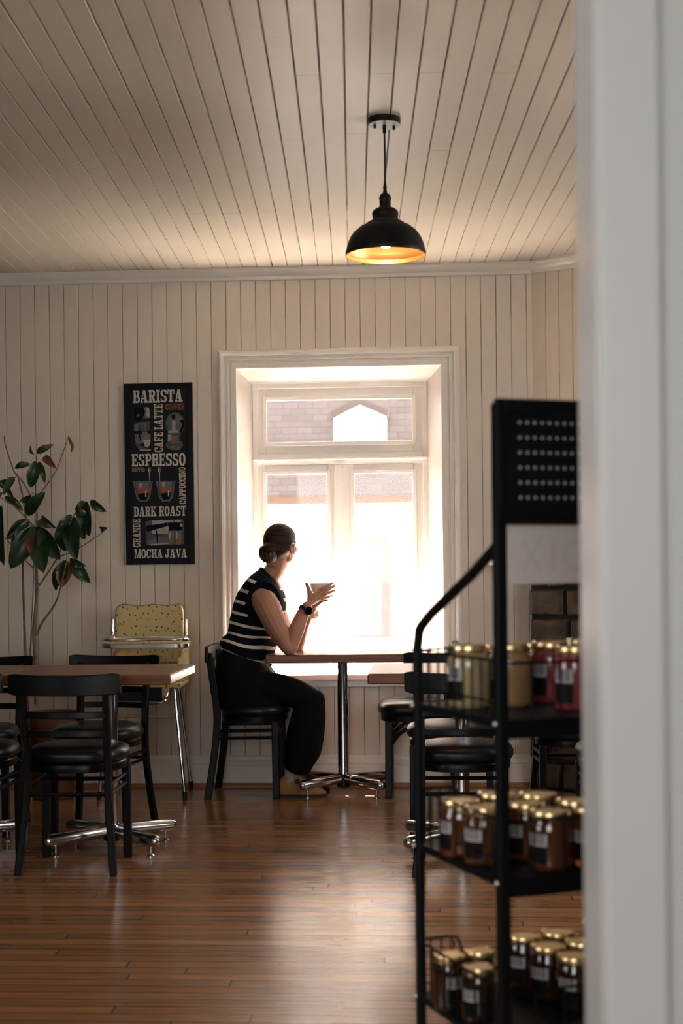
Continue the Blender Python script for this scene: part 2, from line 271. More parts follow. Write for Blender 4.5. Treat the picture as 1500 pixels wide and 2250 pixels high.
# ------------------------------------------------------------------ mesh helpers
class MB:
    def __init__(self): self.v = []; self.f = []; self.mi = []
    def add(self, vs, fs, mi=0):
        o = len(self.v); self.v += [Vector(p) for p in vs]; self.f += [tuple(i+o for i in f) for f in fs]; self.mi += [mi]*len(fs); return self
    def box(self, a, b, mi=0, xf=None):
        (x0, y0, z0), (x1, y1, z1) = a, b
        vs = [Vector(p) for p in ((x0, y0, z0), (x1, y0, z0), (x1, y1, z0), (x0, y1, z0), (x0, y0, z1), (x1, y0, z1), (x1, y1, z1), (x0, y1, z1))]
        if xf: vs = [xf(p) for p in vs]
        return self.add(vs, [(0, 3, 2, 1), (4, 5, 6, 7), (0, 1, 5, 4), (1, 2, 6, 5), (2, 3, 7, 6), (3, 0, 4, 7)], mi)
    def loft(self, rings, mi=0, caps=True, closed=True):
        n = len(rings[0]); vs = [p for r in rings for p in r]; fs = []
        for i in range(len(rings)-1):
            for j in range(n if closed else n-1):
                k = (j+1) % n; fs.append((i*n+j, i*n+k, (i+1)*n+k, (i+1)*n+j))
        if caps: fs.append(tuple(range(n))[::-1]); fs.append(tuple((len(rings)-1)*n+j for j in range(n)))
        return self.add(vs, fs, mi)
    def lathe(self, prof, c=(0, 0, 0), n=32, mi=0, caps=True, xf=None):
        c = Vector(c); rings = []
        for r, z in prof:
            ring = [c+Vector((r*math.cos(2*PI*j/n), r*math.sin(2*PI*j/n), z)) for j in range(n)]
            rings.append([xf(p) for p in ring] if xf else ring)
        return self.loft(rings, mi, caps)
    def tube(self, pts, rad, n=12, mi=0, dome=False, flat=None):
        pts = [Vector(p) for p in pts]; rads = list(rad) if isinstance(rad, (list, tuple)) else [rad]*len(pts)
        T = []
        for i in range(len(pts)):
            a = pts[max(i-1, 0)]; b = pts[min(i+1, len(pts)-1)]; t = b-a; T.append(t.normalized() if t.length > 1e-9 else Vector((0, 0, 1)))
        up = Vector((0, 0, 1)) if abs(T[0].z) < .9 else Vector((0, 1, 0))
        nrm = (up-T[0]*up.dot(T[0])).normalized(); P = []; 
        frames = []
        for i in range(len(pts)):
            nrm = (nrm-T[i]*nrm.dot(T[i])).normalized(); frames.append((nrm.copy(), T[i].cross(nrm)))
        rings = []
        def ring(c, r, fr):
            fl = flat or 1.
            return [c+fr[0]*(r*math.cos(2*PI*j/n))+fr[1]*(r*fl*math.sin(2*PI*j/n)) for j in range(n)]
        if dome:
            for k in (0.15, .5, .8): rings.append(ring(pts[0]-T[0]*rads[0]*math.sqrt(1-k*k), rads[0]*k, frames[0]))
        for i in range(len(pts)): rings.append(ring(pts[i], rads[i], frames[i]))
        if dome:
            for k in (.8, .5, .15): rings.append(ring(pts[-1]+T[-1]*rads[-1]*math.sqrt(1-k*k), rads[-1]*k, frames[-1]))
        return self.loft(rings, mi)
    def ball(self, c, r, n=16, mi=0, rot=None):
        if not isinstance(r, (list, tuple)): r = (r, r, r)
        rings = []
        for i in range(1, n):
            a = PI*i/n; ring = []
            for j in range(n*2):
                p = Vector((r[0]*math.sin(a)*math.cos(PI*j/n), r[1]*math.sin(a)*math.sin(PI*j/n), -r[2]*math.cos(a)))
                if rot: p = rot @ p
                ring.append(p+Vector(c))
            rings.append(ring)
        return self.loft(rings, mi)
    def poly(self, pts, y0, y1, mi=0):          # polygon in x,z extruded along y
        n = len(pts); vs = [(x, y0, z) for x, z in pts]+[(x, y1, z) for x, z in pts]
        return self.add(vs, [tuple(range(n)), tuple(range(2*n-1, n-1, -1))]+[(i, i+n, (i+1) % n+n, (i+1) % n) for i in range(n)], mi)
    def build(self, name, mats, parent=None, smooth=True, bevel=0., seg=2, angle=35, fix=True):
        me = bpy.data.meshes.new(name); me.from_pydata([tuple(p) for p in self.v], [], self.f)
        if not isinstance(mats, (list, tuple)): mats = [mats]
        for m in mats: me.materials.append(m)
        me.polygons.foreach_set('material_index', self.mi)
        if fix:
            bm = bmesh.new(); bm.from_mesh(me); bmesh.ops.recalc_face_normals(bm, faces=bm.faces); bm.to_mesh(me); bm.free()
        if smooth:
            me.polygons.foreach_set('use_smooth', [True]*len(me.polygons)); me.set_sharp_from_angle(angle=math.radians(angle))
        me.update()
        o = bpy.data.objects.new(name, me); sc.collection.objects.link(o)
        if parent: o.parent = parent
        if bevel:
            b = o.modifiers.new('bevel', 'BEVEL'); b.width = bevel; b.segments = seg; b.limit_method = 'ANGLE'; b.angle_limit = math.radians(40)
        return o
def tag(o, label=None, cat=None, group=None, kind=None):
    if label: o['label'] = label
    if cat: o['category'] = cat
    if group: o['group'] = group
    if kind: o['kind'] = kind
    return o
def thing(name, label, cat, loc=(0, 0, 0), rz=0., group=None):
    o = bpy.data.objects.new(name, None); sc.collection.objects.link(o); o.location = loc; o.rotation_euler = (0, 0, rz); o.empty_display_size = .05
    return tag(o, label, cat, group)
def dup(src, loc, rz, label, name=None):
    r = src.copy(); sc.collection.objects.link(r); r.location = loc; r.rotation_euler = (0, 0, rz); r['label'] = label
    def kids(a, b):
        for ch in list(a.children):
            c = ch.copy(); sc.collection.objects.link(c); c.parent = b; c.matrix_parent_inverse = ch.matrix_parent_inverse.copy(); kids(ch, c)
    kids(src, r); return r
def struct(mb, name, mats, **k):
    return tag(mb.build(name, mats, **k), kind='structure')
def fuse(mb, voxel, smooth=6, fac=.5):
    me = bpy.data.meshes.new('tmp'); me.from_pydata([tuple(p) for p in mb.v], [], mb.f)
    bm = bmesh.new(); bm.from_mesh(me); bmesh.ops.recalc_face_normals(bm, faces=bm.faces); bm.to_mesh(me); bm.free()
    o = bpy.data.objects.new('tmp', me); sc.collection.objects.link(o)
    r = o.modifiers.new('r', 'REMESH'); r.mode = 'VOXEL'; r.voxel_size = voxel
    if smooth: s = o.modifiers.new('s', 'SMOOTH'); s.iterations = smooth; s.factor = fac
    bpy.context.view_layer.update(); dg = bpy.context.evaluated_depsgraph_get()
    out = bpy.data.meshes.new_from_object(o.evaluated_get(dg)); bpy.data.objects.remove(o); bpy.data.meshes.remove(me); return out
def link_mesh(name, me, mats, parent):
    me.name = name; me.materials.clear()
    for m in (mats if isinstance(mats, (list, tuple)) else [mats]): me.materials.append(m)
    me.polygons.foreach_set('use_smooth', [True]*len(me.polygons))
    o = bpy.data.objects.new(name, me); sc.collection.objects.link(o); o.parent = parent; return o
def bez(pts, n=8):
    pts = [Vector(p) for p in pts]; out = []
    P = [pts[0]*2-pts[1]]+pts+[pts[-1]*2-pts[-2]]
    for i in range(1, len(P)-2):
        for k in range(n):
            t = k/n; a, b, c, d = P[i-1], P[i], P[i+1], P[i+2]
            out.append(.5*((2*b)+(c-a)*t+(2*a-5*b+4*c-d)*t*t+(3*b-a-3*c+d)*t**3))
    out.append(pts[-1]); return out

# ------------------------------------------------------------------ room shell
D = 7.60; CZ = 2.775; XL, XR, YB = -2.9, 1.95, -2.0
PITCH = .0803
WIN = (-1.005, .09, .60, 2.24)        # opening in the panelled wall: x0, x1, z0, z1
FY = 7.80                              # plane of the window frame
OB0 = Vector((.575, D)); OBD = Vector((.822, -.569)); OBL = 1.68

def grooved(mb, mapf, u0, u1, v0, v1, first, pitch, gw=.0065, gd=.0045, hole=None):
    prof = [(u0, 0, 0)]; g = first
    while g < u1-gw:
        if g > u0+gw: prof += [(g-gw*.5, 0, 0), (g-gw*.12, gd, 0), (g+gw*.12, gd, 1), (g+gw*.5, 0, 0)]
        g += pitch
    prof.append((u1, 0, 0))
    if hole:
        for h in hole[:2]:
            for i in range(len(prof)-1):
                if prof[i][0] < h < prof[i+1][0]:
                    t = (h-prof[i][0])/(prof[i+1][0]-prof[i][0]); prof.insert(i+1, (h, prof[i][1]*(1-t)+prof[i+1][1]*t, 0)); break
    for i in range(len(prof)-1):
        a, b = prof[i], prof[i+1]; mid = (a[0]+b[0])/2; crackq = (a[1] == gd and b[1] == gd)
        segs = [(v0, hole[2]), (hole[3], v1)] if hole and hole[0] < mid < hole[1] else [(v0, v1)]
        for s in segs:
            mb.add([mapf(a[0], a[1], s[0]), mapf(b[0], b[1], s[0]), mapf(b[0], b[1], s[1]), mapf(a[0], a[1], s[1])], [(0, 1, 2, 3)], 1 if crackq else 0)
# back wall : boards, and the masonry behind them
mb = MB()
grooved(mb, lambda u, d, v: (u, D+d, v), XL, .60, 0, CZ+.01, -2.265-PITCH*7, PITCH, hole=WIN)
for a, b in (((XL-.2, D+.012, 0), (WIN[0], FY+.06, CZ+.2)), ((WIN[1], D+.012, 0), (2.3, FY+.06, CZ+.2)), ((WIN[0], D+.012, 0), (WIN[1], FY+.06, WIN[2]-.03)), ((WIN[0], D+.012, WIN[3]), (WIN[1], FY+.06, CZ+.2))):
    mb.box(a, b, 2)
struct(mb, 'wall_back', [paint, crack, plaster], smooth=False, fix=False)
# oblique wall of the boxed chimney
mb = MB()
grooved(mb, lambda u, d, v: (OB0.x+OBD.x*u+.569*d, OB0.y+OBD.y*u+.822*d, v), 0, OBL, 0, CZ+.01, .081, PITCH)
struct(mb, 'wall_corner', [paint, crack], smooth=False, fix=False)
OB1 = OB0+OBD*OBL

# left wall with a window opening, wall behind the photographer with another
def wall_with_hole(name, axis, pos, th, a0, a1, h):
    mb = MB()
    for u0, u1, z0, z1 in ((a0, h[0], 0, CZ), (h[1], a1, 0, CZ), (h[0], h[1], 0, h[2]), (h[0], h[1], h[3], CZ)):
        if axis == 'x': mb.box((pos, u0, z0), (pos+th, u1, z1))
        else: mb.box((u0, pos, z0), (u1, pos+th, z1))
    return struct(mb, name, [dim_paint], smooth=False)
wall_with_hole('wall_left', 'x', XL-.12, .12, YB, D+.2, (.6, 2.0, .85, 2.15))
wall_with_hole('wall_right', 'x', OB1.x, .12, 1.5, OB1.y+.02, (4.3, 5.9, .9, 2.2))  # unseen opening added for the right fill light
wall_with_hole('wall_rear', 'y', YB-.12, .12, XL-.12, 2.3, (-1.6, .4, .95, 2.35))
mb = MB(); mb.box((2.18, YB, 0), (2.3, 1.5, CZ)); struct(mb, 'wall_side', [dim_paint], smooth=False)
# ceiling boards run slightly askew to the back wall
mb = MB(); ang = math.atan2(.051, .999)
cdir = Vector((-.051, .999)); cperp = Vector((.999, .051)); c0 = atz(764, 588, CZ); c0 = Vector((c0.x, c0.y))
def cmap(u, d, v): p = c0+cperp*u+cdir*v; return (p.x, p.y, CZ+d)
grooved(mb, cmap, -3.6, 3.3, -10.2, .45, -PITCH*44, PITCH, gw=.0085, gd=.005)
mb.box((XL-.3, YB-.3, CZ+.012), (2.6, D+.5, CZ+.15), 2)
for px, py in ((661, 166), (840, 162), (950, 160), (786, 293), (1115, 160), (603, 82), (629, 308), (424, 469), (503, 468), (583, 465), (1010, 545), (300, 400), (980, 330)):
    p = atz(px, py, CZ); v = Vector((p.x, p.y))-c0; u = v.dot(cperp); t = v.dot(cdir); k0 = math.floor((u+PITCH*44)/PITCH)*PITCH-PITCH*44
    mb.add([cmap(k0+.004, -.0003, t), cmap(k0+PITCH-.004, -.0003, t), cmap(k0+PITCH-.004, -.0003, t+.0022), cmap(k0+.004, -.0003, t+.0022)], [(0, 1, 2, 3)], 1)
struct(mb, 'ceiling', [ceil_paint, crack_c, plaster], smooth=False, fix=False)
mb = MB(); mb.box((XL-.1, YB-.1, -.05), (2.3, D+.1, 0)); struct(mb, 'floor', [floorm], smooth=False)
struct(MB().box((-4, FY+.07, 2.64), (4, 8.31, 2.76)), 'sun_cut_slab', plaster, smooth=False)  # unseen slab added to limit how far sun reaches into the room
# crown mouldings, baseboard, shoe moulding
def run(prof, p0, p1, nrm):           # profile (out, z) along a wall, nrm points into the room
    p0, p1, nrm = Vector(p0), Vector(p1), Vector(nrm)
    return MB().loft([[(p.x+nrm.x*o, p.y+nrm.y*o, z) for o, z in prof] for p in (p0, p1)])
crown = [(0, CZ), (.046, CZ), (.046, CZ-.010), (.040, CZ-.014), (.034, CZ-.030), (.024, CZ-.040), (.018, CZ-.043), (.018, CZ-.060), (0, CZ-.062)]
nb = Vector((-.569, -.822))
struct(run(crown, (XL, D), (OB0.x-.005, D), (0, -1)), 'trim_1', trim_paint)
struct(run(crown, OB0-OBD*.006, OB1, nb), 'trim_2', trim_paint)
base = [(0, 0), (.028, 0), (.028, .108), (.024, .112), (.024, .122), (.026, .126), (.020, .136), (.014, .143), (.014, .157), (.008, .163), (0, .165)]
struct(run(base, (XL, D), (OB0.x+.02, D), (0, -1)), 'baseboard_back', trim_paint)
struct(run([(.028, 0), (.046, 0), (.045, .008), (.040, .016), (.028, .020)], (XL, D), (OB0.x+.03, D), (0, -1)), 'trim_3', mat('shoe_wood', (.30, .135, .055), .4))
struct(run(base, OB0, OB1, nb), 'baseboard_corner', trim_paint)
# partition end with its casing close to the lens
mb = MB(); pa = ray(1322, 1242); PX = (CAM+pa*1.5).x; PY0 = (CAM+pa*1.5).y
mb.box((PX+.004, PY0+.012, 0), (2.3, PY0+.185, CZ+.05)); 
struct(mb, 'wall_partition', [post_paint], smooth=False)
struct(MB().box((PX, PY0-.012, 0), (PX+.064, PY0+.012, CZ)), 'trim_4', post_paint, bevel=.004)
struct(MB().box((PX-.002, PY0+.012, 0), (PX+.012, PY0+.197, CZ)), 'trim_5', post_paint, bevel=.006)

# ------------------------------------------------------------------ window
win = thing('window_1', None, None, (0, 0, 0)); win['kind'] = 'structure'
x0, x1, z0, z1 = WIN
def casing_ring(prof, o, name, m, parent):
    # prof: (outward, protrusion) pairs swept round three sides of the opening with mitres
    mb = MB(); L = []
    for off, pr in prof: L.append([(x0-off, D-pr, z0-.02), (x0-off, D-pr, z1+off), (x1+off, D-pr, z1+off), (x1+off, D-pr, z0-.02)])
    rings = [[L[k][i] for k in range(len(prof))] for i in range(4)]
    mb.loft(rings); return mb.build(name, m, parent, angle=25)
casing_ring([(0, 0), (0, .020), (.006, .022), (.030, .022), (.034, .016), (.040, .016), (.044, .026), (.054, .026), (.058, .020), (.064, .020), (.069, .031), (.082, .034), (.092, .030), (.100, .020), (.100, 0)], None, 'casing', trim_paint, win)
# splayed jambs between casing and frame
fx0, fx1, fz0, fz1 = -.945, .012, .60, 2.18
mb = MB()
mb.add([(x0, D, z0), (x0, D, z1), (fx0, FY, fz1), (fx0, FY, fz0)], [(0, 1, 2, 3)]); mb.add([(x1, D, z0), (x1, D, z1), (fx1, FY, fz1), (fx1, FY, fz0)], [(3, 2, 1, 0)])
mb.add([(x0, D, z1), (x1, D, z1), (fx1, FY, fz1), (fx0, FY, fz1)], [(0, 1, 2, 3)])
mb.build('jamb', jamb_paint_dimmed, win, smooth=False, fix=False)
MB().box((x0-.13, D-.085, .571), (x1+.13, D+.02, .600)).box((x0, D, .575), (x1, FY+.01, .600)).box((x0-.10, D-.02, .530), (x1+.10, D+.01, .571)).build('window_sill', sill_paint, win, bevel=.003)
# fixed frame with transom bar
def frame_rect(mb, a, b, c, d, wl, wr, wb, wt, y0, y1):
    mb.box((a, y0, c), (a+wl, y1, d)); mb.box((b-wr, y0, c), (b, y1, d)); mb.box((a+wl, y0, d-wt), (b-wr, y1, d)); mb.box((a+wl, y0, c), (b-wr, y1, c+wb))
mb = MB(); frame_rect(mb, fx0-.03, fx1+.03, .58, fz1+.03, .055, .055, .028, .055, FY, FY+.09)
mb.box((fx0, FY+.005, 1.735), (fx1, FY+.09, 1.80)); mb.build('window_frame', window_paint, win, bevel=.004)
mb = MB(); mb.box((fx0, FY-.012, 1.760), (fx1, FY+.01, 1.772)); mb.build('transom_bead', window_paint, win, bevel=.003)
def sash(a, b, c, d, wl, wr, wb, wt, nm):
    mb = MB(); frame_rect(mb, a, b, c, d, wl, wr, wb, wt, FY+.008, FY+.06)
    o = mb.build('sash', window_paint, win, bevel=.003)
    mb = MB(); ga, gb, gc, gd = a+wl, b-wr, c+wb, d-wt
    frame_rect(mb, ga-.016, gb+.016, gc-.016, gd+.016, .022, .022, .022, .022, FY-.002, FY+.012); mb.build('glazing_bead', window_paint, o, bevel=.003)
    MB().box((ga-.005, FY+.030, gc-.005), (gb+.005, FY+.034, gd+.005)).build('pane', pane, o, smooth=False)
    return o
sash(fx0+.022, fx1-.022, 1.80, fz1-.022, .050, .052, .055, .062, 't')
sash(fx0+.022, -.477, .606, 1.735, .046, .057, .018, .048, 'l')
s2 = sash(-.471, fx1-.022, .606, 1.735, .077, .052, .018, .048, 'r')
MB().box((-.500, FY-.010, .605), (-.448, FY+.012, 1.735)).build('astragal', window_paint, win, bevel=.005)
mb = MB(); mb.box((-.512, FY-.022, .785), (-.496, FY-.008, .90)); mb.tube([(-.504, FY-.02, .80), (-.504, FY-.045, .805), (-.504, FY-.048, .88), (-.504, FY-.03, .895)], .006); mb.build('handle', ceramic, win, bevel=.002)

# ------------------------------------------------------------------ house across the street
HY = 22.; hs = thing('house', 'white neighbouring house with grey shingle roof seen through the window', 'house', (-1.5, HY, -.6))
def inv(p): return Vector(p)-Vector((-1.5, HY, -.6))
def H(px, py, y=HY): p = aty(px, py, y); return p
e0 = H(590, 1104).z
mb = MB(); mb.box((-9, 0, 0), (7, .3, e0+.6)); mb.build('wall', siding, hs, smooth=False)
def roof(mb, x0, x1, pts, t=.06):
    for (ya, za), (yb, zb) in zip(pts, pts[1:]): mb.box((x0, 0, 0), (x1, 1, 1), 0, xf=lambda p: Vector((p.x, ya+(yb-ya)*p.y, za+(zb-za)*p.y-t*(1-p.z))))
mb = MB(); ez = e0+.6+.10; r1 = (2.1, ez+1.05); roof(mb, -9, 7, [(-.35, ez), (1.55, ez+4.6)])
ro = mb.build('roof', shingle, hs, smooth=False)
uv = ro.data.uv_layers.new(name='UVMap')
for lp in ro.data.loops:
    v = ro.data.vertices[lp.vertex_index].co; uv.data[lp.index].uv = (v.x, math.hypot(v.y, v.z))
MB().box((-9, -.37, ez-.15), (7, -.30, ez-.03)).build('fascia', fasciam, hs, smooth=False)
for (pa, pb) in (((575, 1076), (632, 1092)), ((790, 1076), (882, 1092))):  # white sheets stand in for sunlit patches on the roof
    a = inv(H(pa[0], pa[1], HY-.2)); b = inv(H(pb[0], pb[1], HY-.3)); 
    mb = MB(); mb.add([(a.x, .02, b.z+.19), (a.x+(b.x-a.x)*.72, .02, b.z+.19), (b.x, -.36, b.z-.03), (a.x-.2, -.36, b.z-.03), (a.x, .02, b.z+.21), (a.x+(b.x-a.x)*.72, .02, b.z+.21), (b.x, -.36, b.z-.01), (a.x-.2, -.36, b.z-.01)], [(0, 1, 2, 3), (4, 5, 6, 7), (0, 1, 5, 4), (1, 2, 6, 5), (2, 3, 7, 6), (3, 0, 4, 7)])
    mb.build('sunlit_patch_sheet', sun_patch, hs, smooth=False)
dy = HY-.02
da = [inv(H(*q, dy)) for q in ((732, 972), (732, 916), (790, 886), (849, 912), (849, 970))]
drm = MB().poly([(p.x, p.z-(.5 if i in (0, 4) else 0)) for i, p in enumerate(da)], -.02, 2.6).build('dormer', siding, hs, smooth=False)
mb = MB()
for a, b in ((1, 2), (2, 3)):
    p, q = da[a], da[b]; ex = (q-p)*.06; p2, q2 = (p-ex, q) if a == 1 else (p, q+ex)
    mb.add([(p2.x, -.20, p2.z-.02), (q2.x, -.20, q2.z-.02), (q2.x, -.20, q2.z+.075), (p2.x, -.20, p2.z+.075), (p2.x, 2.6, p2.z-.02), (q2.x, 2.6, q2.z-.02), (q2.x, 2.6, q2.z+.075), (p2.x, 2.6, p2.z+.075)], [(0, 1, 2, 3), (7, 6, 5, 4), (0, 4, 5, 1), (3, 2, 6, 7), (1, 5, 6, 2), (0, 3, 7, 4)])
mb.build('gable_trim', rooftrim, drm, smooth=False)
wl = inv(H(730, 1180)); wr = inv(H(858, 1395)); k = HY/FPX
MB().box((wl.x+.05, -.012, wr.z), (wr.x-.06, .02, wl.z)).build('house_window', siding_g, hs, smooth=False)
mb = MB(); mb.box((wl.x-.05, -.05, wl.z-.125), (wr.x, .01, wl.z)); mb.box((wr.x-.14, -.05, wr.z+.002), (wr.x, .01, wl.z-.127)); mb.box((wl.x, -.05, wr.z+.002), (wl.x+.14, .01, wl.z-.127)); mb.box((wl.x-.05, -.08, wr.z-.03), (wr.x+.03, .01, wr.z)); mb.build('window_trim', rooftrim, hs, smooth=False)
struct(MB().box((-14, D+.35, -.75), (14, 9.3, -.6)), 'bounce_ground', bounce_groundm, smooth=False)  # unseen pale strip added to bounce sun onto the near ceiling
struct(MB().box((-14, 9.3, -.9), (14, 40, -.72)), 'street', groundm, smooth=False)  # kept near black so the far ceiling gets little bounced light

# ------------------------------------------------------------------ stone fireplace under the boxed chimney
fp = thing('fireplace', 'dark brown stone chimney breast under a white mantel, in the corner right of the window', 'fireplace', (OB0.x, OB0.y, 0))
UV3 = lambda u, d, v: Vector((OBD.x*u+nb.x*d, OBD.y*u+nb.y*d, v))
mb = MB(); mb.box((.03, 0, 0), (1.5, .085, 1.17), xf=lambda p: UV3(*p)); mb.build('mortar_bed', mortar, fp, smooth=False)
mb = MB(); rs = random.Random(3); z = .0; row = 0
while z < 1.15:
    h = min(rs.uniform(.12, .24), 1.17-z); u = .02
    while u < 1.49:
        l = rs.uniform(.10, .26); l = min(l, 1.51-u); g = .010
        if l > .04:
            d = rs.uniform(.10, .125); q = [(u+g, z+g), (u+l-g, z+g), (u+l-g, z+h-g), (u+g, z+h-g)]
            q = [(a+rs.uniform(-.006, .006), b+rs.uniform(-.006, .006)) for a, b in q]; cu, cv = u+l/2, z+h/2
            mb.loft([[UV3(a, .05, b) for a, b in q], [UV3(a, d-.018, b) for a, b in q], [UV3(cu+(a-cu)*.86, d, cv+(b-cv)*.86) for a, b in q]])
        u += l
    z += h; row += 1
mb.build('stonework', stone, fp, bevel=.006)
mb = MB(); mb.box((-.17, -.0, 1.172), (1.5, .19, 1.205), xf=lambda p: UV3(p.x, max(p.y, .02 if p.x > 0 else .14), p.z)); mb.box((-.235, -.16, 1.172), (.03, -.002, 1.205)); mb.build('mantel_shelf', trim_paint, fp, bevel=.004)

# ------------------------------------------------------------------ pendant lamp
lp = atz(844, 272, 2.757); PL = thing('pendant_lamp', 'black dome pendant lamp with warm bulb hanging from the white plank ceiling', 'lamp', (lp.x, lp.y, CZ)); C0 = CZ
def zz(v): return v-C0
MB().lathe([(.058, 0), (.058, -.022)], n=40).build('canopy', lampblk, PL)
MB().lathe([(.0565, -.0222), (.0565, -.0235), (0.004, -.0235)], n=40).build('canopy_plate', canopy_face, PL)
for a in (.35, PI+.35): MB().lathe([(.005, -.0232), (.005, -.037)], c=(.036*math.cos(a), .036*math.sin(a), 0), n=12).build('screw', lampblk, PL)
MB().tube([(0, 0, -.0235), (0, 0, -.052)], .0065).build('strain_relief', lampblk, PL)
MB().tube([(0, 0, -.05), (.001, 0, -.14), (0, 0, zz(2.54))], .0032, n=8).build('cord', lampblk, PL)
MB().lathe([(.004, zz(2.545)), (.006, zz(2.535)), (.007, zz(2.525)), (.006, zz(2.52)), (.009, zz(2.508)), (.018, zz(2.503)), (.0218, zz(2.493)), (.0222, zz(2.488)), (.0205, zz(2.484)), (.0205, zz(2.462)), (.0225, zz(2.458)), (.0225, zz(2.448))], n=32).build('socket', lampblk, PL)
outp = [(.0225, 2.458), (.036, 2.452), (.045, 2.444), (.0478, 2.436), (.0465, 2.430), (.0465, 2.416), (.049, 2.411), (.060, 2.406), (.069, 2.400), (.070, 2.396), (.090, 2.388), (.112, 2.370), (.128, 2.348), (.138, 2.322), (.1415, 2.302), (.1435, 2.300), (.1435, 2.287), (.1425, 2.285)]
sh = MB().lathe([(r, zz(z)) for r, z in outp], n=64, caps=False); 
shade = sh.build('shade', lampblk, PL, fix=False)
inn = [(.141, 2.2855), (.1405, 2.300), (.1385, 2.302), (.135, 2.320), (.125, 2.346), (.109, 2.367), (.088, 2.384), (.067, 2.392), (.02, 2.396)]
MB().lathe([(r, zz(z)) for r, z in inn], n=64, caps=False).build('shade_lining', lampin, shade, fix=False)
MB().lathe([(.013, zz(2.40)), (.013, zz(2.385)), (.020, zz(2.374)), (.026, zz(2.354)), (.025, zz(2.332)), (.016, zz(2.317)), (.004, zz(2.3105))], n=24).build('bulb', bulbm, PL)

